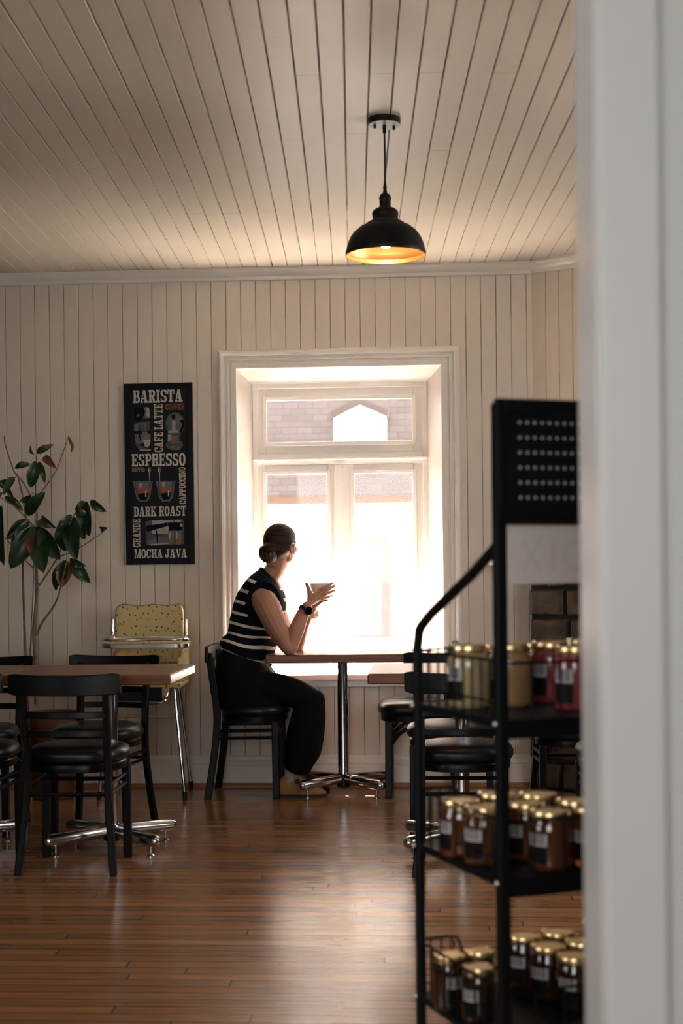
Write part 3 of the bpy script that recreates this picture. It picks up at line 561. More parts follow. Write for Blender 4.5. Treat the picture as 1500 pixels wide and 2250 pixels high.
# ------------------------------------------------------------------ framed coffee poster
def gl():
    s, b = .30, .14; G = {}
    R = lambda x0, y0, x1, y1: [(x0, y0), (x1, y0), (x1, y1), (x0, y1)]
    def arc(cx, cy, rx, ry, tx, ty, a0, a1, n=14):
        out = []
        for i in range(n):
            p, q = [math.radians(a0+(a1-a0)*k/n) for k in (i, i+1)]
            e = lambda a, X, Y: (cx+X*math.copysign(abs(math.cos(a))**.75, math.cos(a)), cy+Y*math.copysign(abs(math.sin(a))**.75, math.sin(a)))
            out.append([e(p, rx, ry), e(q, rx, ry), e(q, rx-tx, ry-ty), e(p, rx-tx, ry-ty)])
        return out
    stem = R(.10, 0, .10+s, 1); sf = lambda: [R(0, 0, .5, b*.8), R(0, 1-b*.8, .5, 1)]
    G['I'] = (.56, [R(.13, 0, .43, 1), R(0, 0, .56, b), R(0, 1-b, .56, 1)])
    G['L'] = (.9, [stem, R(0, 1-b, .52, 1), R(0, 0, .9, b), R(.74, 0, .9, .34)])
    G['T'] = (1., [R(.35, 0, .65, 1), R(.2, 0, .8, b), R(0, 1-b, 1, 1), R(0, .66, .14, 1), R(.86, .66, 1, 1)])
    G['E'] = (.95, [stem, R(0, 0, .95, b), R(0, 1-b, .95, 1), R(.3, .45, .66, .57), R(.6, .36, .7, .66), R(.8, 0, .95, .32), R(.8, .70, .95, 1)])
    G['F'] = (.92, [stem, R(0, 0, .55, b), R(0, 1-b, .92, 1), R(.3, .43, .64, .55), R(.58, .34, .68, .64), R(.77, .68, .92, 1)])
    G['P'] = (.95, [stem, R(0, 0, .54, b), R(0, 1-b, .6, 1), R(.3, .40, .6, .40+b)]+arc(.6, .70, .35, .30, .26, .14, -90, 90))
    G['R'] = (1.0, [stem, R(0, 0, .5, b), R(0, 1-b, .6, 1), R(.3, .46, .6, .46+b*.9), [(.5, .5), (.78, .46), (.92, b), (.62, b)], R(.6, 0, 1.0, b)]+arc(.6, .73, .34, .27, .26, .13, -90, 90))
    G['B'] = (.97, [stem, R(0, 0, .6, b), R(0, 1-b, .58, 1), R(.3, .47, .6, .47+b*.8)]+arc(.58, .755, .33, .245, .25, .12, -90, 90)+arc(.6, .27, .37, .27, .27, .13, -90, 90))
    G['D'] = (.97, [stem, R(0, 0, .5, b), R(0, 1-b, .5, 1)]+arc(.48, .5, .49, .5, .29, .14, -90, 90))
    G['O'] = (.95, arc(.475, .5, .475, .5, .29, .14, 0, 360, 28))
    G['C'] = (.95, arc(.475, .5, .475, .5, .29, .14, 40, 320, 24)+[R(.70, .62, .95, .80), R(.80, .62, .95, .98), R(.70, .18, .95, .32)])
    G['G'] = (.98, arc(.475, .5, .475, .5, .29, .14, 40, 330, 24)+[R(.80, .66, .95, .98), R(.68, .1, .95, .45), R(.52, .40, .98, .50)])
    G['S'] = (.90, arc(.45, .735, .43, .265, .28, .13, 20, 270)+arc(.45, .265, .43, .265, .28, .13, -160, 90)+[R(.74, .66, .88, .98), R(.02, .02, .16, .34)])
    G['A'] = (1.1, [[(.08, b), (.24, b), (.56, 1), (.40, 1)], [(.60, b), (.96, b), (.72, 1), (.40, 1)], R(.25, .28, .72, .40), R(0, 0, .38, b), R(.52, 0, 1.1, b)])
    G['V'] = (1.08, [[(.08, 1-b), (.44, 1-b), (.68, 0), (.46, 0)], [(.84, 1-b), (.99, 1-b), (.66, 0), (.5, 0)], R(0, 1-b, .54, 1), R(.72, 1-b, 1.08, 1)])
    G['N'] = (1.1, [R(.1, 0, .26, 1), R(.86, 0, 1.0, 1), [(.1, 1), (.42, 1), (1.0, 0), (.72, 0)], R(0, 0, .38, b), R(0, 1-b, .4, 1), R(.74, 1-b, 1.1, 1)])
    G['M'] = (1.35, [R(.1, 0, .26, 1), R(.97, 0, 1.27, 1), [(.1, 1), (.40, 1), (.74, 0), (.58, 0)], [(.97, 1), (1.12, 1), (.74, 0), (.6, 0)], R(0, 0, .38, b), R(0, 1-b, .36, 1), R(.88, 0, 1.35, b), R(1.0, 1-b, 1.35, 1)])
    G['H'] = (1.1, [R(.1, 0, .4, 1), R(.70, 0, 1.0, 1), R(.3, .43, .8, .57), R(0, 0, .5, b), R(0, 1-b, .5, 1), R(.6, 0, 1.1, b), R(.6, 1-b, 1.1, 1)])
    G['K'] = (1.1, [stem, [(.40, .40), (.40, .56), (.78, 1-b), (.92, 1-b)], [(.46, .56), (.62, .66), (1.0, b), (.68, b)], R(0, 0, .5, b), R(0, 1-b, .5, 1), R(.6, 1-b, 1.06, 1), R(.56, 0, 1.1, b)])
    G['J'] = (.9, [R(.42, .25, .72, 1), R(.28, 1-b, .9, 1), R(0, .18, .24, .38)]+arc(.36, .28, .36, .28, .29, .13, 180, 360))
    G['U'] = (1.05, [R(.1, .3, .4, 1), R(.78, .3, .94, 1), R(0, 1-b, .5, 1), R(.66, 1-b, 1.05, 1)]+arc(.52, .34, .42, .34, .28, .14, 180, 360))
    return G
GL = gl()
pk = .000489; pbl = aty(277, 1241, D-.03)
PO = thing('coffee_poster', 'tall black framed coffee poster with cream slab lettering on the panelled wall', 'poster', (pbl.x, D-.0015, pbl.z)); PO.rotation_euler = (0, -.004, 0)
U = lambda zx, zy: ((zx-90)*pk*1.02, (2110-zy)*pk)
W_, H_ = U(832, 117)
mb = MB(); fw_ = .032; frame_rect(mb, 0, W_, 0, H_, fw_, fw_, fw_, fw_, -.026, 0); mb.build('frame', p_black, PO, bevel=.002)
MB().box((.02, -.018, .02), (W_-.02, -.002, H_-.02)).build('print_panel', p_print, PO, smooth=False)
def text(s, bx, m, vert=False, name='lettering'):
    a = U(bx[0], bx[3]); b = U(bx[2], bx[1]); w = b[0]-a[0]; h = b[1]-a[1]
    tot = 0
    for ch in s: tot += (GL[ch][0] if ch != ' ' else .35)+.09
    tot -= .09; mb = MB(); x = 0; d = 0
    for ch in s:
        if ch == ' ': x += .44; continue
        for pg in GL[ch][1]:
            d += .000002
            if vert: q = [(a[0]+(1-py)*w, a[1]+(x+px)/tot*h) for px, py in pg]
            else: q = [(a[0]+(x+px)/tot*w, a[1]+py*h) for px, py in pg]
            mb.add([(X, -.0186-d, Z) for X, Z in q], [tuple(range(len(q)))])
        x += GL[ch][0]+.09
    return mb.build(name, m, PO, smooth=False)
text('BARISTA', (188, 190, 726, 330), p_white); text('COFFEE', (540, 346, 745, 415), p_org); text('CAFE LATTE', (413, 346, 508, 876), p_cream, True)
text('ESPRESSO', (162, 892, 748, 1028), p_white); text('DOPPIO', (163, 1040, 304, 1086), p_dim); text('CAPPUCCINO', (676, 1046, 746, 1450), p_cream, True)
text('DARK ROAST', (178, 1472, 748, 1580), p_white); text('GRANDE', (165, 1604, 245, 1918), p_cream, True); text('MOCHA JAVA', (178, 1942, 748, 2040), p_white)
pm = [p_g1, p_g2, p_g3, p_org, p_white, p_blk]
class Pic(MB):
    d = 0
    def pg(self, pts, mi):
        self.d += .00003; q = [U(*p) for p in pts]; self.add([(x, -.0182-self.d, z) for x, z in q], [tuple(range(len(q)))], mi); return self
    def el(self, cx, cy, rx, ry, mi, n=20): return self.pg([(cx+rx*math.cos(2*PI*i/n), cy+ry*math.sin(2*PI*i/n)) for i in range(n)], mi)
p = Pic()                                                   # espresso machine and cup
p.pg([(300, 380), (350, 375), (372, 420), (372, 500), (290, 500), (320, 430)], 1).pg([(335, 385), (360, 390), (368, 490), (322, 480)], 2).pg([(200, 380), (300, 375), (315, 440), (290, 500), (240, 540), (195, 500)], 5)
p.pg([(225, 460), (258, 450), (252, 480), (222, 490)], 1).pg([(195, 560), (250, 550), (250, 640), (195, 640)], 1).pg([(250, 540), (372, 535), (360, 640), (262, 640)], 0).pg([(275, 545), (288, 545), (286, 640), (277, 640)], 1).pg([(310, 545), (322, 545), (320, 640), (312, 640)], 1)
p.pg([(195, 640), (372, 640), (372, 665), (195, 665)], 5).pg([(275, 645), (345, 645), (335, 685), (285, 685)], 1).pg([(205, 670), (372, 670), (372, 760), (225, 790), (200, 740)], 1).pg([(245, 670), (258, 670), (268, 750), (258, 752)], 5)
p.pg([(292, 742), (372, 738), (366, 790), (340, 825), (310, 815)], 2).pg([(195, 770), (240, 785), (330, 838), (372, 838), (372, 860), (255, 860)], 0).pg([(250, 846), (372, 842), (372, 856), (262, 858)], 2)
p.build('machine_picture', pm, PO, smooth=False)
p = Pic()                                                   # stovetop pot
p.el(640, 570, 105, 130, 0).el(640, 560, 85, 105, 1).el(630, 800, 95, 60, 0)
p.pg([(610, 466), (640, 466), (648, 490), (636, 520), (614, 520), (602, 490)], 5).pg([(552, 535), (700, 535), (680, 668), (565, 668)], 0).pg([(556, 537), (600, 537), (600, 640), (572, 640)], 1).pg([(606, 540), (646, 540), (646, 634), (606, 634)], 2).pg([(652, 540), (695, 540), (684, 636), (652, 636)], 1)
p.pg([(570, 640), (676, 640), (680, 668), (560, 668)], 2).pg([(700, 525), (742, 525), (740, 600), (706, 668), (684, 662), (716, 590), (714, 552), (698, 550)], 5).pg([(560, 684), (690, 684), (700, 766), (552, 766)], 0).pg([(560, 686), (600, 686), (595, 750), (562, 756)], 2).pg([(600, 696), (664, 696), (668, 756), (598, 756)], 3).pg([(552, 766), (702, 766), (702, 776), (552, 776)], 1).pg([(585, 815), (640, 812), (632, 838), (596, 838)], 1).pg([(655, 830), (690, 826), (690, 856), (660, 858)], 1)
p.build('stovetop_pot_picture', pm, PO, smooth=False)
p = Pic()                                                   # two glasses
for cx in (282, 530):
    p.pg([(cx-108, 1192), (cx+108, 1192), (cx+88, 1300), (cx+72, 1380), (cx+40, 1420), (cx-40, 1420), (cx-72, 1380), (cx-88, 1300)], 1)
    p.pg([(cx-98, 1200), (cx+98, 1200), (cx+80, 1300), (cx+64, 1376), (cx+36, 1410), (cx-36, 1410), (cx-64, 1376), (cx-80, 1300)], 0)
    p.pg([(cx-80, 1205), (cx+70, 1205), (cx+64, 1262), (cx-72, 1262)], 1).pg([(cx-40, 1208), (cx-6, 1208), (cx-8, 1258), (cx-38, 1258)], 2).pg([(cx-66, 1262), (cx+76, 1262), (cx+62, 1330), (cx-50, 1340)], 3).pg([(cx-58, 1330), (cx+60, 1320), (cx+36, 1395), (cx-30, 1400)], 5).pg([(cx+24, 1300), (cx+38, 1300), (cx+34, 1362), (cx+22, 1365)], 4)
for cx in (356, 464): p.pg([(cx-20, 1042), (cx+18, 1042), (cx+14, 1094), (cx-16, 1094)], 1).pg([(cx-14, 1060), (cx-2, 1060), (cx-4, 1092), (cx-12, 1092)], 4).pg([(cx-5, 1096), (cx+5, 1096), (cx+2, 1192), (cx-3, 1192)], 4)
p.build('glasses_picture', pm, PO, smooth=False)
p = Pic()                                                   # portafilter and shot glasses
p.pg([(300, 1640), (370, 1622), (720, 1622), (720, 1890), (420, 1905), (310, 1895)], 0).pg([(372, 1630), (500, 1625), (555, 1700), (552, 1780), (370, 1770)], 2).pg([(330, 1860), (420, 1800), (552, 1820), (552, 1880), (330, 1898)], 1).pg([(330, 1890), (560, 1872), (560, 1888), (360, 1902)], 2)
p.pg([(305, 1690), (330, 1680), (540, 1655), (545, 1690), (400, 1730), (320, 1752)], 5).pg([(412, 1728), (424, 1728), (442, 1860), (430, 1880), (424, 1860)], 5).pg([(510, 1628), (600, 1624), (600, 1650), (520, 1652)], 2).pg([(615, 1624), (690, 1624), (690, 1650), (620, 1650)], 2).pg([(545, 1655), (715, 1655), (700, 1740), (560, 1740)], 5).pg([(680, 1668), (706, 1664), (704, 1698), (684, 1700)], 4)
for a, b in ((545, 612), (622, 694)):
    p.pg([(a, 1746), (b, 1746), (b-8, 1896), (a+10, 1896)], 1).pg([(a+10, 1760), (a+30, 1760), (a+28, 1830), (a+14, 1830)], 2).pg([(a+8, 1838), (b-6, 1836), (b-9, 1876), (a+11, 1876)], 3)
p.build('portafilter_picture', pm, PO, smooth=False)

# ------------------------------------------------------------------ chairs
def rect_leg(mb, pts, wx, wy):
    pts = [Vector(p) for p in pts]
    mb.loft([[(p.x-wx/2, p.y-wy/2, p.z), (p.x+wx/2, p.y-wy/2, p.z), (p.x+wx/2, p.y+wy/2, p.z), (p.x-wx/2, p.y+wy/2, p.z)] for p in pts]); return mb
def bowed(mb, hw, y, bow, zb, zt, th, sad=0., n=16, rnd=True):
    rings = []
    for i in range(n+1):
        t = -1+2*i/n; x = hw*t; yc = y-bow*(1-t*t); k = 1.
        if rnd and abs(t) > .9: k = math.sqrt(max(.12, 1-((abs(t)-.9)/.1)**2*.9))
        a, b = zb+sad*.3*t*t, zt+sad*t*t; mid = (a+b)/2; a, b = mid+(a-mid)*(.75+.25*k), mid+(b-mid)*(.75+.25*k)
        rings.append([(x, yc-th/2, a), (x, yc+th/2, a), (x, yc+th/2*.8, b), (x, yc-th/2*.8, b)])
    mb.loft(rings); return mb
def sup(hx, y0, y1, z, k, n=40, e=2.7):
    cy, hy = (y0+y1)/2, (y1-y0)/2; out = []
    for j in range(n):
        a = 2*PI*j/n; c, s = math.cos(a), math.sin(a)
        x = hx*math.copysign(abs(c)**(2/e), c); y = hy*math.copysign(abs(s)**(2/e), s)
        out.append((x*k*(1-.06*(y/hy)*-1 if y < 0 else 1), cy+y*k, z))
    return out
CG = 'black dining chairs'
def make_chair(label, loc, rz, brace=False):
    t = thing('dining_chair', label, 'chair', loc, rz, CG)
    MB().loft([sup(.198, -.165, .192, z, k) for z, k in ((.418, .90), (.424, .97), (.434, 1.), (.452, 1.), (.466, .965), (.476, .88), (.483, .70), (.486, .40), (.4865, .08))]).build('seat', vinyl, t, angle=60)
    MB().loft([sup(.192, -.165, .184, z, k) for z, k in ((.383, .93), (.385, .96), (.412, .97), (.418, .95))]).build('seat_frame', chair_black, t)
    bowed(MB(), .220, -.205, .028, .690, .768, .020, .010).build('backrest', chair_black, t, bevel=.004)
    bowed(MB(), .160, -.196, .026, .602, .628, .016, rnd=False).build('slat', chair_black, t, bevel=.003)
    bowed(MB(), .158, -.186, .026, .530, .556, .016, rnd=False).build('slat', chair_black, t, bevel=.003)
    for s in (-1, 1):
        pts = bez([(s*.186, -.214, 0), (s*.172, -.192, .14), (s*.160, -.172, .30), (s*.157, -.166, .43), (s*.158, -.182, .58), (s*.162, -.204, .74)], 6)
        rect_leg(MB(), pts, .026, .036).build('leg', chair_black, t, bevel=.004)
        rect_leg(MB(), [(s*.168, .135, 0), (s*.166, .132, .39)], .030, .036).build('leg', chair_black, t, bevel=.004)
        if not brace:
            MB().tube([(s*.163, -.176, .342), (s*.166, .130, .345)], .0085, n=8).tube([(s*.163, -.178, .305), (s*.166, .130, .308)], .0085, n=8).build('side_stretcher', chair_black, t)
        else:
            MB().tube(bez([(s*.166, .12, .27), (s*.166, .07, .33), (s*.166, .0, .365), (s*.166, -.06, .382)], 6), .010, n=8).tube(bez([(s*.166, .115, .32), (s*.166, .09, .35), (s*.166, .05, .378), (s*.166, .03, .384)], 6), .008, n=8).build('brace', chair_black, t)
    MB().tube([(-.163, -.178, .305), (.163, -.178, .305)], .0085, n=8).build('rear_stretcher', chair_black, t)
    MB().tube([(-.166, .132, .32), (.166, .132, .32)], .0085, n=8).build('front_stretcher', chair_black, t)
    return t
ch = make_chair('black chair at left with its back turned, in full view before the wood table', (-1.392, 5.598, 0), 0)
dup(ch, (-1.475, 6.335, 0), PI-.12, 'black chair on the far side of the left table, before the yellow high chair')
dup(ch, (-1.86, 5.66, 0), -.04, 'black chair cut off by the left picture edge, nearest the viewer')
dup(ch, (-2.035, 6.30, 0), PI+.05, 'black chair in front of the plant pot at the far left table')
dup(ch, (-.905, 7.355, 0), -PI/2, 'black chair the woman in the striped top sits on')
dup(ch, (.137, 5.598, 0), -.02, 'black chair with its back turned at the right wood table, behind the rack')
dup(ch, (.105, 6.345, 0), PI-.03, 'black chair on the far side of the right wood table, seen through the rack')
dup(ch, (.655, 6.34, 0), PI+.05, 'black chair in front of the stone fireplace')
dup(ch, (.775, 5.60, 0), .05, 'black chair half hidden by the white partition, only a seat edge showing')
make_chair('black chair with curved seat braces facing the woman across the window table', (-.065, 7.36, 0), PI/2, True)

# ------------------------------------------------------------------ pedestal tables
def make_table(label, loc, hx, hy, zt, cx=0., cy=0., fx=.20, fyy=.165):
    t = thing('pedestal_table', label, 'table', loc, 0, 'wood topped pedestal tables')
    MB().box((-hx, -hy, zt-.042), (hx, hy, zt)).build('tabletop', table_wood, t, bevel=.006, seg=3)
    MB().box((cx-.055, cy-.055, zt-.048), (cx+.055, cy+.055, zt-.042)).build('mounting_plate', lampblk, t, bevel=.004)
    MB().lathe([(.029, .05), (.029, zt-.05)], c=(cx, cy, 0), n=28).build('column', chrome, t)
    MB().lathe([(.031, .034), (.036, .038), (.036, .098), (.031, .102)], c=(cx, cy, 0), n=24).build('hub', lampblk, t)
    for sx in (-1, 1):
        for sy in (-1, 1):
            f = MB().tube([(cx+sx*.025, cy+sy*.02, .075), (cx+sx*(fx+.005), cy+sy*(fyy+.005), .066)], .0265, n=20, dome=True).build('foot', chrome_d, t)
            g = (cx+sx*(fx-.015), cy+sy*(fyy-.012), 0)
            MB().lathe([(.0, 0), (.018, 0), (.018, .004), (.009, .010), (.0045, .013), (.0045, .044)], c=g, n=16, caps=False).build('glide', chrome_d, f)
    return t
TL = make_table('wood topped table at left, in front of the yellow high chair', (-1.358, 5.875, 0), .345, .30, .755, cx=.028, cy=.04, fx=.212, fyy=.178)
dup(TL, (-2.052, 5.87, 0), 0, 'wood topped table cut off by the left picture edge, beside the other left table')
dup(TL, (.112, 5.85, 0), 0, 'wood topped table on the right, behind the black jar rack')
make_table('wood topped table under the window where the woman rests her elbow', (-.425, 7.325, 0), .385, .225, .733, cx=-.012, cy=.03, fx=.19, fyy=.165)

# ------------------------------------------------------------------ high chair
hc = thing('high_chair', 'yellow dotted vintage high chair with chrome tray and legs against the wall', 'high chair', (-1.45, 7.32, 0))
HP = lambda px, py, Y: aty(px, py, Y)-Vector((-1.45, 7.32, 0))
yb = 7.47
pts = [(254, 1412), (253, 1370), (254, 1345), (258, 1334), (268, 1328.5), (280, 1329), (292, 1332), (308, 1332.5), (322, 1330), (336, 1328.5), (350, 1330), (362, 1331.5), (376, 1330), (390, 1328), (398, 1330), (402, 1337), (404, 1350), (404, 1412), (404, 1455), (254, 1455)]
q = [HP(a, b, yb) for a, b in pts]
bk = MB().poly([(p.x, p.z) for p in q], q[0].y-.012, q[0].y+.018).build('backrest', yellow, hc, bevel=.007, seg=3, angle=50)
mb = MB(); mb.tube([Vector((p.x, q[0].y+.006, p.z)) for p in q[:18]], .0045, n=8); mb.build('backrest_piping', chrome_d, bk)
a = HP(248, 1440, 7.40); b = HP(405, 1506, 7.40)
# seat shell: sides, seat, front lip
sxa, sxb = HP(244, 1500, 7.2).x, HP(398, 1500, 7.2).x; zs0, zs1 = HP(300, 1513, 7.2).z, HP(300, 1499, 7.2).z
MB().box((sxa, -.14, zs0), (sxb, .15, zs1)).build('seat', yellow, hc, bevel=.012, seg=3)
for sx in (sxa, sxb-.022):
    o = MB().poly([(-.12, zs1-.005), (.15, zs1-.005), (.15, zs1+.16), (-.05, zs1+.155), (-.12, zs1+.12)], 0, .022).build('side_panel', yellow, hc, bevel=.006)
    o.rotation_euler = (0, 0, PI/2); o.location = (sx+.022, 0, 0)
# tray : chrome rimmed
tz = HP(315, 1419, 7.12).z; ta, tb = HP(219, 1419, 7.12).x, HP(411, 1419, 7.12).x; tc_ = (ta+tb)/2; thw = (tb-ta)/2
def rr(hx, y0, y1, z, r=.06, n=6):
    out = []
    for cx, cy, a0 in ((hx-r, y1-r, 0), (-hx+r, y1-r, 90), (-hx+r, y0+r, 180), (hx-r, y0+r, 270)):
        for i in range(n+1): a = math.radians(a0+90*i/n); out.append(Vector((tc_+cx+r*math.cos(a), cy+r*math.sin(a), z)))
    return out
tr = MB().loft([rr(thw, -.21, .01, tz-.012), rr(thw, -.21, .01, tz+.010)]).build('tray', chrome_d, hc, bevel=.002)
MB().loft([rr(thw-.006, -.204, .004, tz+.010), rr(thw-.006, -.204, .004, tz+.018)]).build('tray_pad', yellow, tr, bevel=.003)
ring = rr(thw-.008, -.202, .002, tz+.030); MB().tube(ring+[ring[0]], .0085, n=10).build('tray_rail', chrome, tr)
for px in (247, 408):
    p0 = HP(px, 1361, 7.30); p1 = HP(px, 1400, 7.27); p2 = HP(px+(-2 if px < 300 else 1), 1416, 7.20)
    MB().tube(bez([p0, (p0.x, p0.y-.01, p1.z+.02), p1, (p1.x, p1.y-.06, tz+.028)], 5), .0095, n=12).build('arm_tube', chrome, hc)
    MB().tube([(p0.x, p0.y, p0.z-.03), (p0.x+(.012 if px < 300 else -.012), .115, p0.z-.03)], .006, n=8).build('arm_pivot', chrome_d, hc)
# legs
zt_ = zs0
for (tx, ty, fx_, fy_) in ((382, -.11, -1.231, 7.152), (392, .12, -1.258, 7.50), (250, -.11, -1.675, 7.154), (240, .12, -1.650, 7.50)):
    p0 = HP(tx, 1513, 7.32+ty); p0 = Vector((p0.x, ty, zt_+.005)); p1 = Vector((fx_+1.45, fy_-7.32, .012))
    l = MB().tube([p0, p1], .0095, n=12).build('leg', chrome, hc)
    MB().tube([p1+(p0-p1).normalized()*.03, p1+Vector((0, 0, -.011))], .0125, n=12).build('leg_tip', lampblk, l)
c0_, c1_ = HP(256, 1575, 7.21), HP(384, 1575, 7.21); MB().tube([c0_, c1_], .005, n=8).build('crossbar', chrome, hc)
# footrest hanging under the seat
fa, fb = HP(254, 1511, 7.14), HP(356, 1541, 7.14)
MB().box((fa.x, fa.y, fb.z), (fb.x, fa.y+.02, fa.z)).build('footrest', vinyl, hc, bevel=.003)
g0, g1, g2, g3 = HP(262, 1545, 7.13), HP(350, 1545, 7.13), HP(365, 1530, 7.15), HP(370, 1512, 7.17)
MB().tube(bez([g0, g1, g2, g3], 6), .007, n=10).build('footrest_rail', chrome, hc)
h2, h3 = HP(356, 1538, 7.15), HP(366, 1512, 7.15)
MB().poly([(h2.x, h2.z), (h3.x-.006, h2.z+.03), (h3.x, h3.z), (h2.x, h3.z)], h2.y+.002, h2.y+.018).build('footrest_side', yellow, hc)

# ------------------------------------------------------------------ potted plant
pc = Vector((-1.93, 7.22, 0)); pl = thing('potted_plant', 'tall leafy potted plant with a metal stake against the left wall', 'plant', pc)
LP = lambda zx, zy, Y=7.22: aty(zx/3.261, 900+zy/3.261, Y)-pc
s_ = 7.2/FPX
MB().lathe([(.095, 0), (.105, .005), (.128, .18), (.140, .36), (.142, .375), (.152, .378), (.153, .435), (.146, .44), (.136, .435), (.134, .40), (.0, .395)], n=36, caps=False).build('pot', terra, pl)
MB().lathe([(.136, .402), (.08, .410), (.0, .412)], n=24, caps=False).build('soil', soil, pl)
def zstem(pts, r0, r1, Y0=7.22, Y1=7.22):
    n = len(pts); P = bez([LP(x, y, Y0+(Y1-Y0)*i/(n-1)) for i, (x, y) in enumerate(pts)], 5); m = len(P)
    return P, [r0+(r1-r0)*i/(m-1) for i in range(m)]
stems = [([(262, 2110), (260, 1830), (245, 1600), (265, 1300), (252, 1000), (265, 830), (255, 600), (262, 330)], .013, .004, 7.22, 7.20), ([(190, 2110), (185, 1780), (170, 1400), (165, 1100), (185, 780), (135, 500), (100, 440), (40, 260), (30, 190)], .007, .003, 7.26, 7.30),
    ([(258, 1620), (300, 1530), (390, 1400), (430, 1290), (475, 1090)], .007, .003, 7.22, 7.12), ([(272, 1270), (350, 1160), (420, 1060), (520, 1020), (600, 970), (740, 880)], .005, .002, 7.22, 7.16), ([(415, 1065), (470, 900), (525, 760), (615, 655)], .004, .003, 7.19, 7.14),
    ([(258, 640), (310, 575), (400, 440), (450, 310), (490, 200)], .004, .0025, 7.20, 7.18), ([(250, 700), (220, 620), (130, 480), (60, 545)], .004, .002, 7.21, 7.12), ([(250, 850), (190, 780), (100, 690), (30, 650), (-20, 600)], .005, .002, 7.21, 7.10), ([(258, 1150), (180, 1080), (90, 980), (20, 900)], .004, .002, 7.22, 7.12)]
for p in stems:
    P, r = zstem(*p); MB().tube(P, r, n=8).build('stem', bark, pl)
MB().tube([LP(205, 1960, 7.19), LP(240, 1300, 7.19), LP(262, 420, 7.19)], .0045, n=8).build('stake', chrome_d, pl)
rl = random.Random(11)
def leaf(mb, b, t, wz, Y, droop=.02, mi=0):
    b, t = LP(*b, Y+rl.uniform(-.03, .03)), LP(*t, Y+rl.uniform(-.09, .02)); ax = t-b; L = ax.length; w = wz/3.261*s_*.70
    side = ax.cross(Vector((rl.uniform(-.5, .5), -1, rl.uniform(-.2, .5)))).normalized(); nrm = side.cross(ax).normalized(); rows = []
    for i in range(11):
        u = i/10; wd = w*math.sin(PI*min(1, u*.93+.04))**.75*(1.05-.25*u) if u < 1 else .0005
        c = b+ax*u+nrm*(droop*math.sin(PI*u)); rows.append([c-side*wd+nrm*wd*.35, c-side*wd*.5+nrm*wd*.1, c, c+side*wd*.5+nrm*wd*.1, c+side*wd+nrm*wd*.35])
    mb.loft(rows, mi, caps=False, closed=False)
LV = [((265, 310), (385, 250), 40, 2), ((250, 320), (220, 255), 20, 2), ((310, 340), (402, 422), 45, 1), ((215, 390), (105, 420), 38, 0), ((255, 370), (220, 560), 68, 0), ((280, 375), (322, 525), 40, 0), ((100, 485), (25, 612), 45, 0), ((60, 540), (-20, 520), 62, 0), ((55, 560), (100, 650), 25, 0), ((10, 590), (-10, 645), 40, 2),
    ((35, 625), (165, 725), 45, 0), ((195, 755), (325, 588), 74, 0), ((225, 650), (138, 655), 48, 0), ((8, 690), (30, 1118), 95, 0), ((180, 790), (45, 930), 66, 0), ((200, 800), (85, 985), 66, 0), ((238, 840), (75, 1140), 118, 0), ((215, 830), (120, 960), 75, 0), ((265, 840), (312, 1172), 120, 0), ((290, 850), (432, 1075), 105, 0), ((300, 760), (402, 850), 34, 0), ((270, 805), (365, 850), 48, 2),
    ((510, 755), (400, 880), 45, 0), ((470, 800), (465, 1018), 92, 0), ((525, 770), (550, 1080), 105, 0), ((540, 750), (622, 742), 54, 0), ((600, 655), (535, 722), 32, 0), ((615, 660), (640, 908), 96, 0), ((650, 650), (762, 732), 50, 0), ((560, 790), (610, 930), 62, 0), ((728, 858), (772, 846), 36, 0),
    ((470, 1080), (400, 1300), 66, 0), ((478, 1085), (440, 1275), 92, 1), ((465, 1095), (420, 1262), 70, 0), ((500, 1070), (615, 1122), 46, 0), ((510, 1090), (642, 1244), 72, 0), ((250, 900), (230, 1040), 60, 1), ((240, 600), (232, 720), 50, 0), ((-10, 760), (10, 900), 80, 0)]
mb = MB()
for b, t, wz, k in LV:
    if k != 1: leaf(mb, b, t, wz, 7.17, .022, {0: 0, 2: 1}[k])
mb.build('foliage', [leafm, leafl], pl, fix=False, angle=60)
for b, t, wz, k in LV:
    if k == 1:
        m1 = MB(); leaf(m1, b, t, wz, 7.16); tag(m1.build('withered_leaf', leafb, pl, fix=False, angle=60), 'brown withered leaf')
mb = MB(); P = bez([LP(490, 190, 7.18), LP(505, 230, 7.16), LP(520, 265, 7.15), LP(510, 305, 7.16)], 5); mb.tube(P, [.003]+[.0085*math.sin(PI*(.12+.8*i/(len(P)-1))) for i in range(1, len(P))], n=8); tag(mb.build('withered_leaf', leafb, pl), 'curled brown leaf')

# ------------------------------------------------------------------ the woman at the window table
YM = 7.33; po = Vector((-.905, YM, 0))
PE = thing('person', 'woman in striped sleeveless top and black trousers holding a cup at the window table', 'person', po)
A = lambda px, py, Y=YM: aty(px, py, Y)-po
S_ = lambda px: px*7.3/FPX                      # pixels -> metres at her distance
mb = MB()
